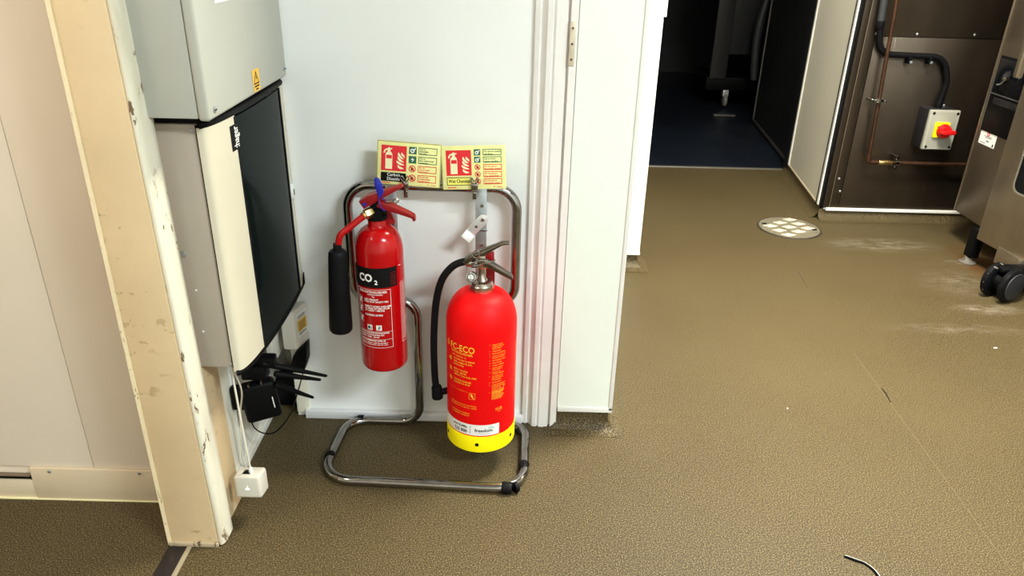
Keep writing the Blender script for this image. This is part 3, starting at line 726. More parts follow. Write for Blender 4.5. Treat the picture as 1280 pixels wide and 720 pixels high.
bm = NB(); bar(bm, [(WX - .040, WY, .536), (WX - .026, WY, .548), (WX + .006, WY, .563), (WX + .030, WY, .576), (WX + .044, WY, .5835), (WX + .060, WY, .585)], [.011, .012, .011, .009, .008, .0075], [.0045, .0065, .0055, .0038, .003, .0025])
mesh_obj('squeeze_lever', bm, mat('dark_nickel', (.20, .17, .14), .25, 1, .15, 60), we)
bm = NB(); bar(bm, [(WX - .010, WY, .541), (WX + .016, WY, .534), (WX + .042, WY, .5175), (WX + .064, WY, .5045), (WX + .069, WY, .499)], [.012, .0115, .010, .009, .008], [.005, .0065, .0055, .0045, .003])
mesh_obj('carry_handle', bm, mat('dark_nickel', (.20, .17, .14)), we)
bm = NB(); tube(bm, curve_pts([(WX + .004, WY - .014, .540), (WX - .014, WY - .016, .534), (WX - .018, WY - .017, .542), (WX - .002, WY - .016, .548), (WX + .020, WY - .015, .545), (WX + .030, WY - .014, .549)], 6), .0015, 6)
tube(bm, circ3 := [Vector((WX - .012 + .008 * math.cos(a), WY - .016, .562 + .008 * math.sin(a))) for a in [2 * math.pi * k / 16 for k in range(16)]], .0013, 6, closed=True)
mesh_obj('safety_pin', bm, M_chrome, we)
hp = curve_pts([(WX - .022, WY, .534), (WX - .040, WY - .002, .5375), (WX - .065, WY - .006, .527), (WX - .088, WY - .010, .497), (WX - .101, WY - .012, .450), (WX - .108, WY - .010, .385), (WX - .111, WY - .008, .31), (WX - .110, WY - .006, .235), (WX - .107, WY - .004, .205)], 8)
mesh_obj('hose', tube(NB(), hp, .0084, 14), M_black, we)
bm = NB(); cyl(bm, (WX - .107, WY - .004, .212), (WX - .105, WY - .004, .178), .0125, .0140, 18, .003); cyl(bm, (WX - .106, WY - .004, .192), (WX - .080, WY - .002, .199), .0075, .0085, 12, .001)
mesh_obj('nozzle', bm, M_black, we)
mesh_obj('hose_coupling', cyl(NB(), (WX - .018, WY, .534), (WX - .034, WY - .001, .5372), .0098, .0105, 12, .001), M_nickel, we)
bm = NB(); bar(bm, [(WX + .016, WY + .03, .55), (WX + .018, WY + .03, .50), (WX + .018, WY + .03, .46)], [.003] * 3, [.010, .0105, .010])
mesh_obj('hanging_bracket', bm, M_redpl, we)

# ================================================================== SIGNS
def make_sign(loc, rotz_deg, kind, label):
    t = thing('fire_sign', loc, label, 'sign', 'extinguisher signs')
    Wd, Hd = .143, .098
    O = Vector(loc)
    def at(k):   # u 0..1 left to right, v 0..1 top to bottom
        return lambda u, v: (O.x + (u - .5) * Wd, O.y - .0016 - .00025 * k, O.z + (1 - v) * Hd)
    f1, f2, f3, f4 = at(1), at(2), at(3), at(4)
    def lay(f, s): return lambda u, v: f(u, v)
    board = mesh_obj('board', BX(O.x - Wd / 2, O.x + Wd / 2, O.y - .0016, O.y + .0014, O.z, O.z + Hd, .0005), M_lum, t)
    bm = NB(); ring_poly(bm, rect(.002, .002, .998, .998), rect(.014, .022, .988, .985), f1); mesh_obj('aged_rim', bm, M_lumedge, board, recalc=False) if kind == 0 else bm.free()
    red = mesh_obj('red_panel', flat(NB(), rect(.065, .10, .46, .68), f1), M_pred, t, recalc=False)
    bm = NB()
    P = lambda x, y: (.065 + .395 * x, .10 + .58 * y)
    def pl(pts, f=f2): flat(bm, [P(*p) for p in pts][::-1], f)
    pl([(.17, .93), (.44, .93), (.44, .36), (.41, .29), (.36, .25), (.36, .20), (.25, .20), (.25, .25), (.20, .29), (.17, .36)])
    pl([(.22, .20), (.22, .15), (.26, .12), (.28, .08), (.33, .08), (.34, .12), (.42, .10), (.43, .14), (.36, .17), (.36, .20)])
    # curved hose
    n = 8; o = [(.26 - .17 * math.sin(math.pi / 2 * k / n), .31 - .19 * math.cos(math.pi / 2 * k / n)) for k in range(n + 1)]; i_ = [(.26 - .115 * math.sin(math.pi / 2 * k / n), .31 - .13 * math.cos(math.pi / 2 * k / n)) for k in range(n + 1)]
    for k in range(n): pl([o[k], o[k + 1], i_[k + 1], i_[k]])
    # flames: tapered S strokes
    def stroke(c, w):
        pts = curve_pts([(x, y, 0) for x, y in c], 6); m = len(pts); L = []; Rr = []
        for k, p in enumerate(pts):
            d_ = (pts[min(k + 1, m - 1)] - pts[max(k - 1, 0)]).normalized(); nn = Vector((-d_.y, d_.x, 0)); ww = w * math.sin(math.pi * (.12 + .80 * k / (m - 1)))
            L.append(p + nn * ww); Rr.append(p - nn * ww)
        for k in range(m - 1): pl([(L[k].x, L[k].y), (L[k + 1].x, L[k + 1].y), (Rr[k + 1].x, Rr[k + 1].y), (Rr[k].x, Rr[k].y)])
    stroke([(.68, .27), (.70, .36), (.77, .44), (.88, .51)], .045); stroke([(.80, .26), (.82, .33), (.88, .38), (.92, .45)], .04)
    stroke([(.66, .43), (.70, .52), (.78, .58), (.90, .63)], .045); stroke([(.61, .60), (.68, .66), (.78, .71), (.91, .74)], .045); stroke([(.66, .76), (.71, .83), (.80, .87), (.90, .88)], .045)
    mesh_obj('pictogram', bm, M_pcream, red, recalc=False)
    mesh_obj('pictogram_label', flat(NB(), [P(*p) for p in rect(.20, .38, .42, .52)], f3), M_pred, red, recalc=False)
    def tx(bm, s, u, v, size, al, f, bold, w):   # text in sign units
        return text(bm, s, lambda a, b: f(a / Wd, 1 - b / Hd), u * Wd, (1 - v) * Hd, size, al, bold, w * Wd if w else None)
    if kind == 0:
        pb = mesh_obj('name_panel', flat(NB(), rect(.065, .72, .46, .925), f1), M_pblack, t, recalc=False)
        bm = NB(); tx(bm, 'Carbon', .265, .80, .0098, 'C', f2, .012, .20); tx(bm, 'Dioxide', .265, .895, .0098, 'C', f2, .012, .20)
        mesh_obj('name_text', bm, M_pwhite, pb, recalc=False)
        icons = [('g', .10, .265), ('g2', .31, .475), ('r', .52, .68), ('r', .73, .90)]
        lines = [('Use on', 'flammable', 'liquids'), ('Use on', 'live electrical', 'equipment'), ('Do not', 'use on wood', 'and paper'), ('Do not use', 'on flammable', 'metal fires')]
    else:
        pb = mesh_obj('name_panel', flat(NB(), rect(.065, .72, .46, .905), f1), M_pblack, t, recalc=False)
        mesh_obj('name_field', flat(NB(), rect(.075, .735, .45, .89), f2), mat('print_lemon', (.85, .80, .16), .4, 0, 0), pb, recalc=False)
        bm = NB(); tx(bm, 'Wet Chemical', .2625, .845, .0112, 'C', f3, .018, .345)
        mesh_obj('name_text', bm, M_pblack, pb, recalc=False)
        icons = [('g', .085, .225), ('g', .255, .39), ('r', .425, .56), ('r', .59, .725), ('r', .755, .89)]
        lines = [('For use on cooking', 'oil fires'), ('Use on wood,', 'paper, textiles'), ('Do not use on', 'flammable liquids'), ('Do not use on', 'live electrical'), ('Do not use on', 'flammable metals')]
    for (k, v0, v1), ls in zip(icons, lines):
        cu = .555; cv = (v0 + v1) / 2; rv = (v1 - v0) / 2; ru = rv * Hd / Wd
        mt = M_pgreen if k[0] == 'g' else M_pred
        if k[0] == 'g':
            ic = mesh_obj('icon', flat(NB(), rect(cu - ru * 1.05, v0, cu + ru * 1.05, v1), f1), M_pgreen, t, recalc=False)
            bm = NB()
            if k == 'g2':
                flat(bm, [(cu + ru * .2, v0 + rv * .2), (cu - ru * .5, cv + rv * .05), (cu, cv + rv * .05), (cu - ru * .2, cv + rv * .75), (cu + ru * .5, cv - rv * .2), (cu, cv - rv * .2)], f2)
            else:
                o = circ(cu - ru * .1, cv + rv * .1, ru * .62, 14, Wd / Hd); i_ = circ(cu - ru * .1, cv + rv * .1, ru * .32, 14, Wd / Hd); ring_poly(bm, o, i_, f2)
                flat(bm, [(cu - ru * .1, cv), (cu + ru * .75, cv - rv * .8), (cu + ru * .9, cv - rv * .5), (cu + ru * .1, cv + rv * .25)], f2)
            mesh_obj('icon_mark', bm, M_pwhite, ic, recalc=False)
        else:
            bm = NB(); ring_poly(bm, circ(cu, cv, ru, 24, Wd / Hd), circ(cu, cv, ru * .76, 24, Wd / Hd), f2)
            a = ru * .58; b = rv * .58; q = .12
            flat(bm, [(cu - a - ru * q, cv - b + rv * q), (cu - a + ru * q, cv - b - rv * q), (cu + a + ru * q, cv + b - rv * q), (cu + a - ru * q, cv + b + rv * q)], f3)
            ic = mesh_obj('icon', bm, M_pred, t, recalc=False)
            bm = NB(); flat(bm, [(cu - ru * .1, cv - rv * .6), (cu + ru * .4, cv - rv * .1), (cu + ru * .35, cv + rv * .5), (cu - ru * .35, cv + rv * .5), (cu - ru * .45, cv), (cu - ru * .15, cv - rv * .1)], f1)
            mesh_obj('icon_mark', bm, M_pblack, ic, recalc=False)
        bm = NB(); x0, x1 = .645, .935
        ring_poly(bm, rect(x0, v0, x1, v1), rect(x0 + .010, v0 + .016, x1 - .010, v1 - .016), f1)
        n = len(ls); hh = (v1 - v0)
        for j, s in enumerate(ls):
            tx(bm, s, x0 + .022, v0 + hh * ((j + .92) / (n + .35)) + .012, .0047, 'L', f1, .03, .0145 * len(s))
        mesh_obj('text_box', bm, mt, t, recalc=False)
    mesh_obj('maker_print', flat(NB(), rect(.075, .945, .21, .965), f1), M_pred, t, recalc=False)
    mesh_obj('code_print', flat(NB(), rect(.855, .945, .93, .958), f1), M_pred, t, recalc=False)
    mesh_obj('mark_print', flat(NB(), rect(.80, .935, .82, .955), f1), M_pred, t, recalc=False)
    t.rotation_euler = (R(-7), R(rotz_deg), 0)
    return t
make_sign((-.2405, 1.636, .677), 3.2, 0, 'yellow Carbon Dioxide sign clipped on the left of the chrome top bar')
make_sign((-.0895, 1.636, .673), -2.6, 1, 'yellow Wet Chemical sign clipped on the right of the chrome top bar')

# ================================================================== ELECTRICAL BOXES ON THE LEFT WALL
ue = thing('electrical_enclosure', (-.58, 1.47, .905), 'large plain grey electrical enclosure above the smoked-window unit', 'electrical box')
mesh_obj('body', BX(-.646, -.5290, 1.247, 1.697, .907, 1.52, .003), M_encl, ue)
mesh_obj('lid', BX(-.5283, -.509, 1.244, 1.699, .9035, 1.525, .006, 3), M_encl, ue)
for y, z in ((1.270, .919), (1.683, .921)):
    s = mesh_obj('lid_screw', lathe(NB(), [(.0062, 0), (.006, .0018), (.0035, .003), (0, .0033)], (-.5095, y, z), 16, aim((1, 0, 0)), cap=False), M_zinc, ue)
    mesh_obj('screw_slot', BX(-.5065, -.5058, y - .0045, y + .0045, z - .0009, z + .0009), M_pblack, s)
fx = lambda k: (lambda u, v: (-.5085 + .0003 * k, u, v))
wl_ = mesh_obj('warning_label', flat(NB(), rect(1.474, .9085, 1.514, .950), fx(0)), mat('warning_amber', (.85, .48, .03), .4, 0, 0), ue, recalc=False)
bm = NB(); ring_poly(bm, [(1.478, .922), (1.510, .922), (1.494, .9475)], [(1.4825, .9245), (1.5055, .9245), (1.494, .9425)], fx(1))
flat(bm, [(1.495, .940), (1.491, .9335), (1.4945, .9335), (1.493, .927), (1.498, .935), (1.4945, .935)], fx(1))
flat(bm, rect(1.480, .9165, 1.508, .9195), fx(1)); flat(bm, rect(1.487, .911, 1.501, .914), fx(1))
mesh_obj('warning_symbol', bm, M_pblack, wl_, recalc=False)
mesh_obj('sticker', flat(NB(), rect(1.335, 1.082, 1.42, 1.12), fx(0)), M_pwhite, ue, recalc=False)

cu = thing('consumer_unit', (-.59, 1.49, .40), 'cream consumer unit with a smoked curved window below the grey enclosure', 'consumer unit')
mesh_obj('body', BX(-.646, -.5500, 1.285, 1.697, .402, .889, .002), M_unit, cu)
mesh_obj('top_gasket', BX(-.646, -.530, 1.292, 1.697, .889, .9035), M_blackm, cu)
# curved door: plan curve x(y), swept in z
plan = [(1.2795, -.5465), (1.2835, -.537), (1.300, -.530), (1.34, -.5235), (1.42, -.518), (1.50, -.516), (1.58, -.5165), (1.64, -.5185), (1.676, -.5205), (1.697, -.5215)]
pc = curve_pts([(x, y, 0) for y, x in plan], 4)
def door_piece(y0, y1, z0, z1, inset=0., th=.006):
    """strip of the curved door between y0 and y1"""
    pts = [p for p in pc if y0 <= p.y <= y1]
    def xat(y):
        for a, b in zip(pc, pc[1:]):
            if a.y <= y <= b.y and b.y > a.y: return a.x + (b.x - a.x) * (y - a.y) / (b.y - a.y)
        return pc[0].x if y < pc[0].y else pc[-1].x
    ys = [y0] + [p.y for p in pts if y0 + .001 < p.y < y1 - .001] + [y1]
    front = [(xat(y) - inset, y) for y in ys]; back = [(max(xat(y) - inset - th, -.5495) if True else 0, y) for y in ys]
    return prism(NB(), front + back[::-1], lambda u, v, t: (u, v, t), z0, z1)
YW0, YW1 = 1.384, 1.668
dm = thing  # noqa
bm = door_piece(1.2795, YW0, .396, .884); mesh_obj('door_stile', bm, M_unitdoor, cu)
bm = door_piece(YW1, 1.697, .396, .884); mesh_obj('door_stile', bm, M_unitdoor, cu)
bm = door_piece(YW0, YW1, .399, .880, .0012, .003); mesh_obj('smoked_window', bm, M_glass, cu)
bm = door_piece(YW0 - .004, YW0 + .0015, .398, .882, -.0006, .004); mesh_obj('window_edge', bm, M_blackm, cu)
bm = door_piece(YW1 - .004, YW1 + .003, .398, .882, -.0006, .004); mesh_obj('window_edge', bm, M_blackm, cu)
bm = NB()
tube(bm, [(p.x - .004, p.y, .3925) for p in pc[2:]] + [(-.519, 1.6965, .400), (-.517, 1.6965, .428)], [.0065] * (len(pc) - 2) + [.003, .0012], 10); mesh_obj('bottom_seal', bm, M_blackm, cu)
bm = NB(); tube(bm, [(p.x - .006, p.y, .889) for p in pc[3:]], .0075, 10); mesh_obj('top_seal', bm, M_blackm, cu)
mesh_obj('hinge_gap', BX(-.5520, -.5465, 1.2812, 1.30, .404, .888), M_pblack, cu)
# interior seen dimly through the window: rail and rows of breakers
bm = NB(); box(bm, -.5505, -.5485, 1.388, 1.664, .41, .87); inn = mesh_obj('inner_cover', bm, M_darkgrey, cu)
for r_ in range(3):
    for k in range(9):
        y = 1.43 + k * .0235; z = .47 + r_ * .145
        b_ = mesh_obj('breaker', BX(-.5485, -.536, y, y + .018, z, z + .075, .001), mat('breaker_grey', (.10, .11, .10), .5), inn)
        if r_ == 0 and k == 0: pass
bm = NB(); tube(bm, curve_pts([(-.538, 1.40, .66), (-.536, 1.42, .690), (-.536, 1.46, .68), (-.537, 1.48, .62), (-.538, 1.485, .54), (-.538, 1.485, .47)], 8), .003, 8); mesh_obj('inner_cable', bm, mat('inner_cable_grey', (.20, .20, .19), .4), inn)
# maker's badge
def dx_(y):
    for a, b in zip(pc, pc[1:]):
        if a.y <= y <= b.y and b.y > a.y: return a.x + (b.x - a.x) * (y - a.y) / (b.y - a.y)
    return pc[-1].x
fb = lambda k: (lambda u, v: (dx_(u) + .0006 + .0003 * k, u, v))
bd = mesh_obj('badge', flat(NB(), rect(1.358, .822, 1.396, .869), fb(0)), M_pblack, cu, recalc=False)
bm = NB(); text(bm, ':hager', lambda u, v: fb(1)(1.389 - v, .8255 + u), 0, 0, .030, 'L', .02, width=.040)
mesh_obj('badge_text', bm, M_pwhite, bd, recalc=False)
ky = mesh_obj('key_lock', lathe(NB(), [(.010, 0), (.0095, .004), (.0075, .006), (0, .0062)], (-.5215, 1.683, .640), 24, Matrix.Diagonal((1, 1, 2.1)) @ aim((1, 0, 0)), cap=False), M_white, cu)
mesh_obj('key_hole', BX(-.5158, -.5148, 1.6805, 1.6855, .633, .647), M_pblack, ky)
for x, z, r in ((-.614, .645, .0072), (-.560, .879, .003), (-.556, .410, .0032)):
    mesh_obj('screw', lathe(NB(), [(r, 0), (r * .95, .0018), (r * .5, .003), (0, .0032)], (x, 1.2855, z), 16, aim((0, -1, 0)), cap=False), M_zinc, cu)
for x, z in ((-.600, .572), (-.600, .483)):
    mesh_obj('rivet_hole', cyl(NB(), (x, 1.2852, z), (x, 1.2842, z), .0022, seg=12), M_pwhite, cu)

# junction box with warning label in the corner
jb = thing('junction_box', (-.54, 1.665, .245), 'white junction box with a yellow label under the consumer unit', 'junction box')
bm = NB(); prism(bm, [(-.566, 1.628), (-.534, 1.628), (-.517, 1.690), (-.566, 1.690)], lambda u, v, t: (u, v, t), .245, .350, .003)
mesh_obj('body', bm, mat('aged_white_plastic', (.66, .63, .55), .4), jb)
p0 = Vector((-.5328, 1.632, 0)); p1 = Vector((-.5178, 1.687, 0)); nn = Vector((.062, -.017, 0)).normalized() * .0006
def jf(k): return lambda u, v: tuple(p0 + (p1 - p0) * u + nn * (1 + k) + Vector((0, 0, v)))
lb = mesh_obj('label', flat(NB(), rect(.12, .272, .95, .337), jf(0)), M_pwhite, jb, recalc=False)
mesh_obj('label_yellow', flat(NB(), rect(.18, .286, .9, .318), jf(1)), mat('label_amber', (.72, .45, .06), .5, 0, 0), lb, recalc=False)
bm = NB()
for z in (.322, .327, .281, .277): flat(bm, rect(.25, z, .85, z + .002), jf(1))
for z in (.291, .297, .303, .309): flat(bm, rect(.28, z, .8, z + .0022), jf(2))
mesh_obj('label_print', bm, M_pblack, lb, recalc=False)
bm = NB(); box(bm, -.600, -.584, 1.60, 1.688, .22, .40, .002)
tag(mesh_obj('cable_trunking', bm, M_whiteboard), 'short white cable trunking beside the junction box', 'trunking')
bm = NB(); prism(bm, [(-.566, .172), (-.530, .166), (-.519, .198), (-.516, .248), (-.553, .212)], lambda u, v, t: (u, t, v), 1.650, 1.686, .002)
tag(mesh_obj('power_adapter', bm, M_blackm), 'black power adapter plugged in below the white junction box', 'adapter')

# router with aerials
rt = thing('router', (-.58, 1.47, .155), 'black wireless router with three aerials fixed low on the side wall', 'router')
bm = NB(); t_ = BX(-.040, .040, -.017, .017, -.050, .050, .010, 3)
MX = Matrix.Translation(Vector((-.577, 1.462, .207))) @ Matrix.Rotation(R(22), 4, 'Z') @ Matrix.Rotation(R(-6), 4, 'Y')
merge(bm, t_, MX); rb = mesh_obj('body', bm, M_blackm, rt)
bm = NB()
for u in (-.016, .012): cyl(bm, MX @ Vector((u, -.012, .049)), MX @ Vector((u, -.016, .058)), .004, .003, 10)
mesh_obj('connector', bm, M_chrome, rb)
mesh_obj('status_mark', merge(NB(), BX(.026, .028, -.0178, -.0168, -.02, .010), MX), M_pwhite, rb)
mesh_obj('mount_arm', BX(-.643, -.59, 1.455, 1.475, .18, .24, .003), M_blackm, rt)
for a, b in (((-.562, 1.464, .304), (-.433, 1.52, .239)), ((-.538, 1.466, .276), (-.449, 1.52, .228)), ((-.540, 1.462, .250), (-.471, 1.52, .177))):
    a = Vector(a); b = Vector(b); m_ = a.lerp(b, .42)
    bm = NB(); tube(bm, [a, a.lerp(b, .06), m_, b.lerp(a, .02), b], [.006, .0078, .0066, .0034, .002], 10)
    mesh_obj('aerial', bm, M_blackm, rt)
bm = NB(); box(bm, -.612, -.555, 1.455, 1.49, .262, .298, .004); box(bm, -.598, -.535, 1.462, 1.49, .292, .318, .004)
mesh_obj('plug_block', bm, M_blackm, rt)
lp_ = curve_pts([(-.606, 1.46, .148), (-.602, 1.47, .118), (-.585, 1.48, .098), (-.558, 1.485, .102), (-.525, 1.50, .142), (-.512, 1.54, .185), (-.528, 1.64, .172)], 8)
tag(mesh_obj('black_cable', tube(NB(), lp_, .0016, 8), M_blackm), 'thin black cable looping under the router', 'cable')

# white cube on its cable
cbm = thing('smart_hub', (-.559, 1.30, .068), 'small white rounded cube with a lit mark dangling from a white cable', 'hub')
MC = Matrix.Translation(Vector((-.5605, 1.302, .0985))) @ Matrix.Rotation(R(-4), 4, 'Z') @ Matrix.Rotation(R(-4), 4, 'Y') @ Matrix.Rotation(R(-7), 4, 'X')
bm = merge(NB(), BX(-.0295, .0295, -.0205, .0225, -.0275, .0275, .007, 4), MC)
mesh_obj('shell', bm, mat('warm_white_plastic', (.60, .57, .50), .35, 0, .02), cbm)
bm = NB(); box(bm, -.008, .012, -.010, .007, .0288, .0299, 0); merge(bm, BX(0, .0001, 0, .0001, 0, .0001)); bmesh.ops.transform(bm, matrix=MC, verts=bm.verts)
mesh_obj('socket', BX(-.012, .006, -.011, .006, .0265, .0280, .0006, mtx=MC), M_pblack, cbm); bm.free()
def hf(u, v): return MC @ Vector((u, -.0209, v))
bm = NB(); flat(bm, [(-.0055, -.004), (0, -.0058), (.006, -.004), (.002, -.0015), (.001, .005), (-.001, -.0015)], hf)
mesh_obj('lit_mark', bm, M_led, cbm, recalc=False)
bm = NB(); plug = MC @ Vector((.006, -.003, .0275))
cyl(bm, plug, plug + Vector((-.001, 0, .013)), .0052, .0040, 12, .001)
mesh_obj('plug', bm, M_white, cbm)
cab = curve_pts([plug + Vector((-.001, 0, .012)), (-.5575, 1.298, .19), (-.5595, 1.297, .28), (-.5605, 1.296, .35), (-.5605, 1.296, .4025)], 8)
tag(mesh_obj('white_cable', tube(NB(), cab, .0022, 8), mat('cable_white', (.74, .70, .60), .4)), 'thin white cable hanging from the consumer unit to the cube', 'cable')
cab = curve_pts([(-.5665, 1.305, .398), (-.575, 1.36, .30), (-.612, 1.42, .19), (-.632, 1.44, .06), (-.632, 1.45, .022)], 8)
tag(mesh_obj('clipped_cable', tube(NB(), cab, .0018, 8), mat('cable_white', (.74, .70, .60), .4)), 'thin white cable slanting down the side wall behind the cube', 'cable')

# ================================================================== STAINLESS WALL FITTINGS
iso = thing('isolator_switch', (1.915, 3.399, .335), 'grey isolator switch with a red rotary knob on a yellow plate', 'switch')
IX0, IX1, IZ0, IZ1 = 1.801, 1.933, .371, .546
mesh_obj('back_box', BX(IX0 - .001, IX1 - .001, 3.318, 3.399, IZ0 + .002, IZ1 - .002, .003), mat('isolator_black', (.012, .012, .015), .4), iso)
lid = mesh_obj('cover', BX(IX0, IX1, 3.300, 3.320, IZ0, IZ1, .006, 3), M_grey, iso)
bm = NB(); 
for a, b in ((IX0, IZ0), (IX1, IZ1)): pass
ring_poly(bm, rect(IX0 + .006, IZ0 + .006, IX1 - .006, IZ1 - .006), rect(IX0 + .010, IZ0 + .010, IX1 - .010, IZ1 - .010), lambda u, v: (u, 3.2996, v))
mesh_obj('cover_rim', bm, mat('isolator_rim', (.40, .385, .335), .4, 0, 0), lid, recalc=False)
for x in (IX0 + .016, IX1 - .013):
    for z in (IZ0 + .014, IZ1 - .013): mesh_obj('cover_screw', cyl(NB(), (x, 3.2998, z), (x, 3.2975, z), .0055, .0055, 14), M_pblack, lid)
KC = Vector((1.868, 3.30, .463))
yp = mesh_obj('yellow_plate', BX(KC.x - .036, KC.x + .026, 3.288, 3.3005, KC.z - .034, KC.z + .032, .002), M_yellow, iso)
mesh_obj('plate_mark', cyl(NB(), (KC.x - .025, 3.2881, KC.z + .014), (KC.x - .025, 3.2872, KC.z + .014), .004, seg=14), M_pred, yp)
bm = NB(); lathe(bm, [(.031, 0), (.031, .006), (.028, .009), (.0265, .022), (.024, .025), (0, .0255)], KC + Vector((.002, -.012, -.004)), 32, aim((0, -1, 0)), cap=False)
kn = mesh_obj('rotary_knob', bm, M_redk, iso)
bm = NB(); t_ = bmesh.new(); 
prism(bm, [(-.026, -.005), (-.018, -.0085), (.026, -.0095), (.034, -.006), (.034, .006), (.026, .0095), (-.018, .0085), (-.026, .005)], lambda u, v, t: (KC.x + .002 + u, KC.y - .012 - t, KC.z - .004 + v + u * .05), .020, .044, .002)
t_.free(); mesh_obj('knob_grip', bm, M_redk, kn)
mesh_obj('key_slot', cyl(NB(), (KC.x - .004, 3.2995, KC.z - .036), (KC.x - .004, 3.2975, KC.z - .036), .0055, seg=14), M_zinc, lid)
mesh_obj('gland', cyl(NB(), (1.865, 3.372, .543), (1.867, 3.372, .575), .0155, .0135, 14, .002), M_black, iso)

cp = thing('flexible_conduit', (1.72, 3.375, .53), 'black flexible conduit curving down to the isolator switch', 'conduit')
pts = fillet([(1.508, 3.372, 1.25), (1.533, 3.372, .88), (1.552, 3.372, .765), (1.842, 3.372, .757), (1.876, 3.372, .655), (1.866, 3.372, .560)], [.0, .08, .095, .075, .08, 0], 8)
mesh_obj('conduit', tube(NB(), pts, .0128, 12), M_black, cp)
mesh_obj('coupler', cyl(NB(), (1.530, 3.372, .90), (1.534, 3.372, .868), .0175, .0165, 14, .002), M_black, cp)
mesh_obj('rigid_conduit', cyl(NB(), (1.507, 3.372, 1.25), (1.531, 3.372, .898), .0155, .0155, 14), mat('conduit_grey_black', (.03, .032, .034), .3), cp)
for x, z in ((1.690, .735), (1.778, .735)):
    bm = NB(); box(bm, x - .008, x + .008, 3.360, 3.399, z - .008, z + .035, .003); k_ = mesh_obj('saddle', bm, M_black, cp)
    mesh_obj('saddle_screw', lathe(NB(), [(.0068, 0), (.006, .002), (0, .0035)], (x + .004, 3.3605, z), 12, aim((0, -1, 0)), cap=False), M_zinc, k_)
cpp = thing('copper_pipe', (1.8, 3.37, .28), 'thin copper pipe dropping down and turning right along the steel wall', 'pipe')
YP = 3.344
mesh_obj('pipe', tube(NB(), fillet([(1.552, YP, 1.25), (1.599, YP, .297), (2.60, YP, .297)], [.0, .014, 0], 5), .0085, 12), M_copper, cpp)
mesh_obj('elbow', tube(NB(), fillet([(1.5975, YP, .330), (1.599, YP, .297), (1.635, YP, .297)], [0, .016, 0], 6), .0115, 12), M_copper, cpp)
mesh_obj('fitting', cyl(NB(), (1.647, YP, .297), (1.707, YP, .297), .0115, .0105, 12, .002), M_brass, cpp)
for c_, ax in (((1.5855, YP, .572), 'v'), ((1.727, YP, .297), 'h')):
    c_ = Vector(c_); bm = NB()
    if ax == 'v':
        lathe(bm, [(.010, -.008), (.0135, -.008), (.0135, .008), (.010, .008)], c_, 16); box(bm, c_.x - .034, c_.x + .034, c_.y - .004, c_.y + .004, c_.z - .006, c_.z + .006, .002)
        for s in (-.028, .028): cyl(bm, c_ + Vector((s, -.010, 0)), c_ + Vector((s, .053, 0)), .0055, seg=10)
    else:
        lathe(bm, [(.010, -.008), (.0145, -.008), (.0145, .008), (.010, .008)], c_, 16, aim((1, 0, 0))); box(bm, c_.x - .006, c_.x + .006, c_.y - .004, c_.y + .004, c_.z - .030, c_.z + .030, .002)
        for s in (-.025, .025): cyl(bm, c_ + Vector((0, -.010, s)), c_ + Vector((0, .053, s)), .006, seg=10)
    mesh_obj('pipe_clip', bm, M_chrome, cpp)

# ================================================================== OVEN
ov = thing('combi_oven', (2.2, 2.75, 0), 'stainless steel combination oven on a castor at the right edge', 'oven')
mesh_obj('body', BX(1.965, 2.70, 2.05, 3.18, .135, 1.5, .004), M_oven, ov)
col_ = mesh_obj('front_column', BX(1.950, 1.970, 2.93, 3.182, .135, 1.5, .003), M_ovencol, ov)
mesh_obj('column_edge', BX(1.9475, 1.953, 3.176, 3.184, .135, 1.5, .001), M_oven, col_)
cpn = mesh_obj('control_panel', BX(1.9462, 1.951, 2.945, 3.160, .500, .800, .002), M_blackm, ov)
mesh_obj('panel_recess', BX(1.9452, 1.9466, 2.955, 3.150, .665, .790, .001), M_oglass, cpn)
mesh_obj('panel_trim', BX(1.9445, 1.9466, 2.945, 3.158, .650, .654), mat('trim_grey', (.12, .12, .12), .35, .4), cpn)
mesh_obj('panel_display', BX(1.9450, 1.9466, 2.965, 3.125, .615, .640, .001), M_darkgrey, cpn)
mesh_obj('panel_trim', BX(1.9445, 1.9466, 3.156, 3.159, .50, .80), mat('trim_grey', (.12, .12, .12)), cpn)
bm = NB(); cyl(bm, (1.945, 3.075, .737), (1.918, 3.045, .727), .014, .013, 14, .002); mesh_obj('hand_shower', bm, M_darkgrey, ov)
bm = NB(); cyl(bm, (1.918, 3.045, .727), (1.911, 3.037, .724), .009, .007, 12, .001); mesh_obj('shower_tip', bm, M_chrome, ov)
mesh_obj('hose_lead', tube(NB(), curve_pts([(1.942, 3.072, .733), (1.940, 3.085, .708), (1.943, 3.105, .694), (1.945, 3.128, .688)], 6), .0035, 8), mat('lead_grey', (.16, .16, .16), .4), ov)
fo = lambda k: (lambda u, v: (1.9496 - .0004 * k, u, v))
stk = mesh_obj('sticker', flat(NB(), rect(3.036, .447, 3.150, .509), fo(0)), M_pwhite, ov, recalc=False)
bm = NB(); ring_poly(bm, circ(3.094, .494, .0095, 18), circ(3.094, .494, .0045, 18), fo(1)); mesh_obj('sticker_symbol', bm, M_pred, stk, recalc=False)
bm = NB()
for z, a, b in ((.482, 3.12, 3.066), (.477, 3.115, 3.07), (.465, 3.10, 3.08), (.4615, 3.10, 3.08), (.453, 3.14, 3.10)): flat(bm, rect(b, z, a, z + .0022), fo(1))
flat(bm, rect(3.045, .450, 3.053, .462), fo(1)); mesh_obj('sticker_print', bm, M_pblack, stk, recalc=False)
def door_pt(s, off=0.): # along the door: s = 0 far edge, metres towards the viewer
    d_ = Vector((.075, -.62, 0)).normalized(); n_ = Vector((d_.y, -d_.x, 0)); p = Vector((1.876, 2.862, 0)) + d_ * s + n_ * off; return p
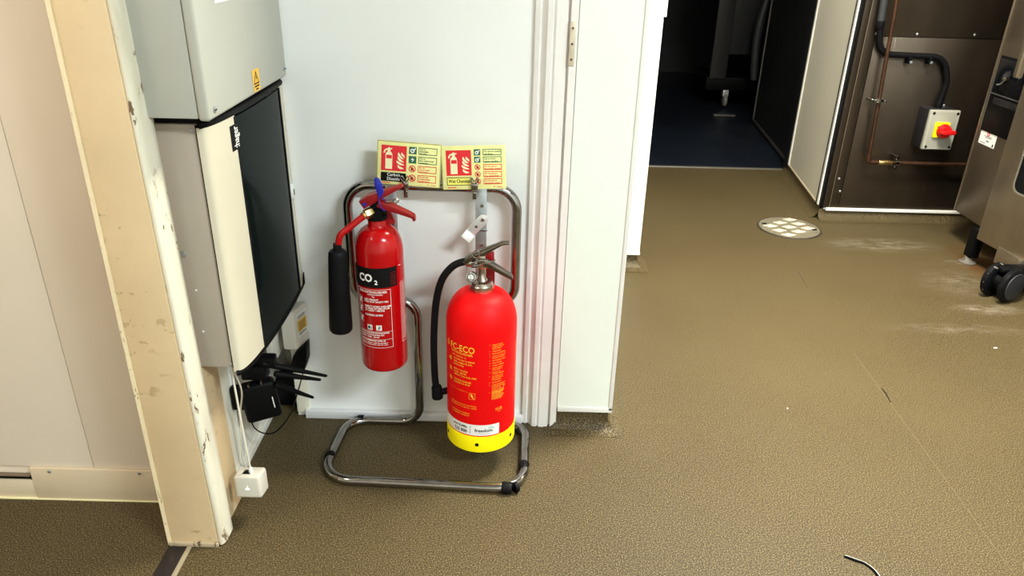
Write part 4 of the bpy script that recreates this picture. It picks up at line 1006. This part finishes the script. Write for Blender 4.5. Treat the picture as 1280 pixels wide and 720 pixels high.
def dslab(s0, s1, o0, o1, z0, z1, bev=0.):
    a, b, c_, e = door_pt(s0, o0), door_pt(s1, o0), door_pt(s1, o1), door_pt(s0, o1)
    return prism(NB(), [(a.x, a.y), (b.x, b.y), (c_.x, c_.y), (e.x, e.y)], lambda u, v, t: (u, v, t), z0, z1, bev)
dr_ = mesh_obj('door', dslab(0, .70, 0, -.055, .122, 1.45, .004), M_oven, ov)
def dplane(k): return lambda s, z: tuple(door_pt(s, .0006 + .0006 * k)) [:2] + (z,)
def rrect(u0, v0, u1, v1, r, n=6):
    out = []
    for cx_, cy_, a0 in ((u1 - r, v1 - r, 0), (u0 + r, v1 - r, 90), (u0 + r, v0 + r, 180), (u1 - r, v0 + r, 270)):
        for k in range(n + 1): out.append((cx_ + r * math.cos(R(a0 + 90 * k / n)), cy_ + r * math.sin(R(a0 + 90 * k / n))))
    return out
wn = mesh_obj('door_window', flat(NB(), rrect(.108, .362, .60, 1.2, .03), dplane(1)), M_oglass, dr_, recalc=False)
bm = NB(); ring_poly(bm, rrect(.100, .354, .608, 1.208, .035), rrect(.108, .362, .60, 1.2, .03), dplane(1)); mesh_obj('window_trim', bm, mat('bright_trim', (.62, .58, .5), .25, .8), dr_, recalc=False)
hA = door_pt(.020, .05); bm = NB(); box(bm, hA.x - .012, hA.x + .012, hA.y - .013, hA.y + .013, .762, 1.30, .005)
for z in (.86, 1.22): cyl(bm, (hA.x, hA.y, z), tuple(door_pt(.02, -.002))[:2] + (z,), .008)
mesh_obj('door_handle', bm, M_oven, ov)
lg = mesh_obj('leg', BX(1.882, 1.922, 2.880, 2.925, .028, .150, .003), M_blackm, ov)
mesh_obj('foot_plate', lathe(NB(), [(.034, .001), (.034, .005), (.020, .012), (.014, .030)], (1.895, 2.902, 0), 20), mat('worn_foot', (.22, .20, .17), .4, .6), lg)
mesh_obj('chassis_rail', BX(1.955, 2.0, 2.10, 2.84, .100, .140, .003), mat('rusty_rail', (.06, .032, .02), .5, .4), ov)
mesh_obj('chassis_rail', BX(1.890, 1.965, 2.60, 2.74, .072, .140, .002), M_oven, ov)
ca = mesh_obj('castor_fork', BX(1.80, 1.93, 2.545, 2.60, .105, .125, .006), M_blackm, ov)
wd = Vector((.42, -.90, 0)).normalized()
for s in (-.046, .020):
    c_ = Vector((1.825, 2.560, .066)) + wd * s; bm = NB()
    lathe(bm, [(.034, 0), (.058, .001), (.0645, .006), (.066, .014), (.0645, .023), (.058, .028), (.034, .029), (0, .029)], c_, 36, aim(wd), cap=True)
    w_ = mesh_obj('castor_wheel', bm, M_black, ov)
    if s > 0: mesh_obj('wheel_cap', lathe(NB(), [(.052, 0), (.050, .003), (.025, .006), (0, .007)], c_ + wd * .0285, 30, aim(wd), cap=False), mat('wheel_grey', (.022, .022, .026), .5), w_)
    else:
        bm = NB()
        for k in range(12):
            a = 2 * math.pi * k / 12; e = wd.cross(Vector((0, 0, 1)))
            p = c_ + wd * .018 + (e * math.cos(a) + Vector((0, 0, 1)) * math.sin(a)) * .063; q = p + wd * random.uniform(-.012, .016)
            cyl(bm, p, q + wd * .004, .0045, .003, 6)
        tag(mesh_obj('wheel_debris', bm, mat('wheel_fluff', (.10, .095, .08), .7), w_), kind='stuff')
mesh_obj('castor_hub', cyl(NB(), Vector((1.825, 2.560, .066)) - wd * .05, Vector((1.825, 2.560, .066)) + wd * .045, .030, seg=20), M_blackm, ov)

for ch in [c for c in ov.children if c.name.startswith(('castor_wheel', 'castor_hub', 'castor_fork'))]:   # the castor at the other front corner
    o = ch.copy(); COL.objects.link(o); o.parent = ov; o.location = ch.location + Vector((.07, -.40, 0))
    for g_ in ch.children:
        e_ = g_.copy(); COL.objects.link(e_); e_.parent = o
for y in (2.10, 3.10): mesh_obj('leg', BX(2.62, 2.66, y, y + .04, 0, .137, .003), M_blackm, ov)

# ================================================================== FLOOR ITEMS
dc = thing('drain_cover', (1.268, 3.262, 0), 'round metal tread plate drain cover set in the floor', 'drain cover')
DC = Vector((1.268, 3.262, 0)); DR = .138
mesh_obj('rim', lathe(NB(), [(DR - .004, .0005), (DR + .005, .0005), (DR + .004, .003), (DR - .003, .003)], DC, 56), mat('drain_rim', (.05, .04, .03), .5, .3), dc)
mesh_obj('plate', lathe(NB(), [(0, .0012), (DR - .004, .0012), (DR - .004, .004), (0, .0042)], DC, 56, cap=False), mat('tread_base', (.25, .22, .155), .45, .4, .25, 40), dc)
lug = None
for i in range(-3, 4):
    for j in range(-3, 4):
        p = Vector((i * .083 + j * .024, -j * .056 - i * .010, 0))
        if p.length > DR - .022: continue
        if lug is None:
            bm = NB(); prism(bm, [(-.034, .002), (-.006, -.021), (.034, -.002), (.006, .021)], lambda a, b, t: (DC.x + a, DC.y + b, t), .004, .0068, .001)
            lug = mesh_obj('tread_lug', bm, M_tread, dc); lug.location = (p.x, p.y, 0)
        else:
            o = lug.copy(); COL.objects.link(o); o.parent = dc; o.location = (p.x, p.y, 0)
for a in (-15, 160):
    p = DC + Vector((math.cos(R(a)), math.sin(R(a)), 0)) * (DR - .028)
    mesh_obj('lift_hole', BX(p.x - .010, p.x + .010, p.y - .005, p.y + .005, .0040, .0080, .001), M_pblack, dc)
def strand(name, pts, r, m_, label, cat='thread'):
    return tag(mesh_obj(name, tube(NB(), curve_pts(pts, 6), r, 6), m_), label, cat)
strand('black_thread', [(1.106, 1.905, .0012), (1.107, 1.885, .0012), (1.104, 1.860, .0012), (1.100, 1.832, .0012)], .0011, M_blackm, 'short black thread lying on the bright middle of the floor')
strand('black_thread', [(1.147, 2.778, .001), (1.140, 2.72, .001), (1.126, 2.605, .001)], .0010, mat('faint_thread', (.07, .055, .035), .6), 'faint dark thread on the floor below the drain cover')
strand('wire_scrap', [(.730, 1.226, .002), (.752, 1.213, .003), (.766, 1.206, .002), (.778, 1.185, .002), (.781, 1.150, .002)], .0026, M_blackm, 'bent scrap of black wire on the floor at the bottom edge')
strand('wire_strip', [(.733, 1.229, .002), (.755, 1.216, .003), (.769, 1.208, .002), (.782, 1.186, .002), (.785, 1.150, .002)], .0009, mat('pale_strip', (.55, .55, .52), .4), 'pale strip alongside the bent black wire scrap', 'strip')
tag(mesh_obj('paper_crumb', BX(1.590, 1.602, 2.169, 2.173, .0, .0025, .0008), M_pwhite), 'tiny white paper crumb on the floor below the oven castor', 'crumb')
tag(mesh_obj('paper_crumb', BX(.787, .7905, 1.786, 1.789, .0, .002, .0005), M_pwhite), 'tiny white speck on the floor right of the pier', 'crumb')

# ================================================================== THINGS IN THE UNLIT ROOM (shade mostly put into their dark colours)
tr = thing('trolley', (1.5, 6.0, 0), 'dark trolley on a castor standing in the unlit room', 'trolley')
mesh_obj('side_panel', BX(1.475, 1.60, 5.92, 5.96, .225, 1.5, .004), mat('trolley_grey', (.035, .034, .034), .45, .3), tr)
mesh_obj('shelf_frame', BX(1.60, 2.05, 5.95, 6.3, .40, 1.5, .006), M_darkgrey, tr)
bm = NB(); cyl(bm, (1.610, 5.96, .055), (1.635, 5.96, .055), .050, .050, 20, .004); cas = mesh_obj('castor', bm, mat('castor_grey', (.22, .22, .22), .4), tr)
mesh_obj('castor_bracket', BX(1.600, 1.645, 5.94, 5.99, .085, .135, .004), mat('castor_plate', (.62, .62, .60), .35, .5), cas)
mesh_obj('deck', BX(1.46, 2.05, 5.94, 6.4, .135, .23, .004), M_blackm, tr)
hs = curve_pts([(1.93, 5.75, 1.2), (1.83, 5.72, .98), (1.77, 5.70, .86), (1.735, 5.70, .70), (1.725, 5.70, .54), (1.735, 5.70, .38), (1.75, 5.70, .26)], 8)
tag(mesh_obj('rubber_hose', tube(NB(), hs, .028, 12), mat('hose_dark_grey', (.035, .037, .04), .35)), 'thick hose, dimmed in colour, hanging beside the open door', 'hose')
tag(mesh_obj('floor_tray', BX(1.47, 1.63, 5.62, 5.66, 0, .012, .003), mat('tray_grey', (.10, .095, .09), .4)), 'low grey metal strip on the dark floor below the trolley castor', 'strip')
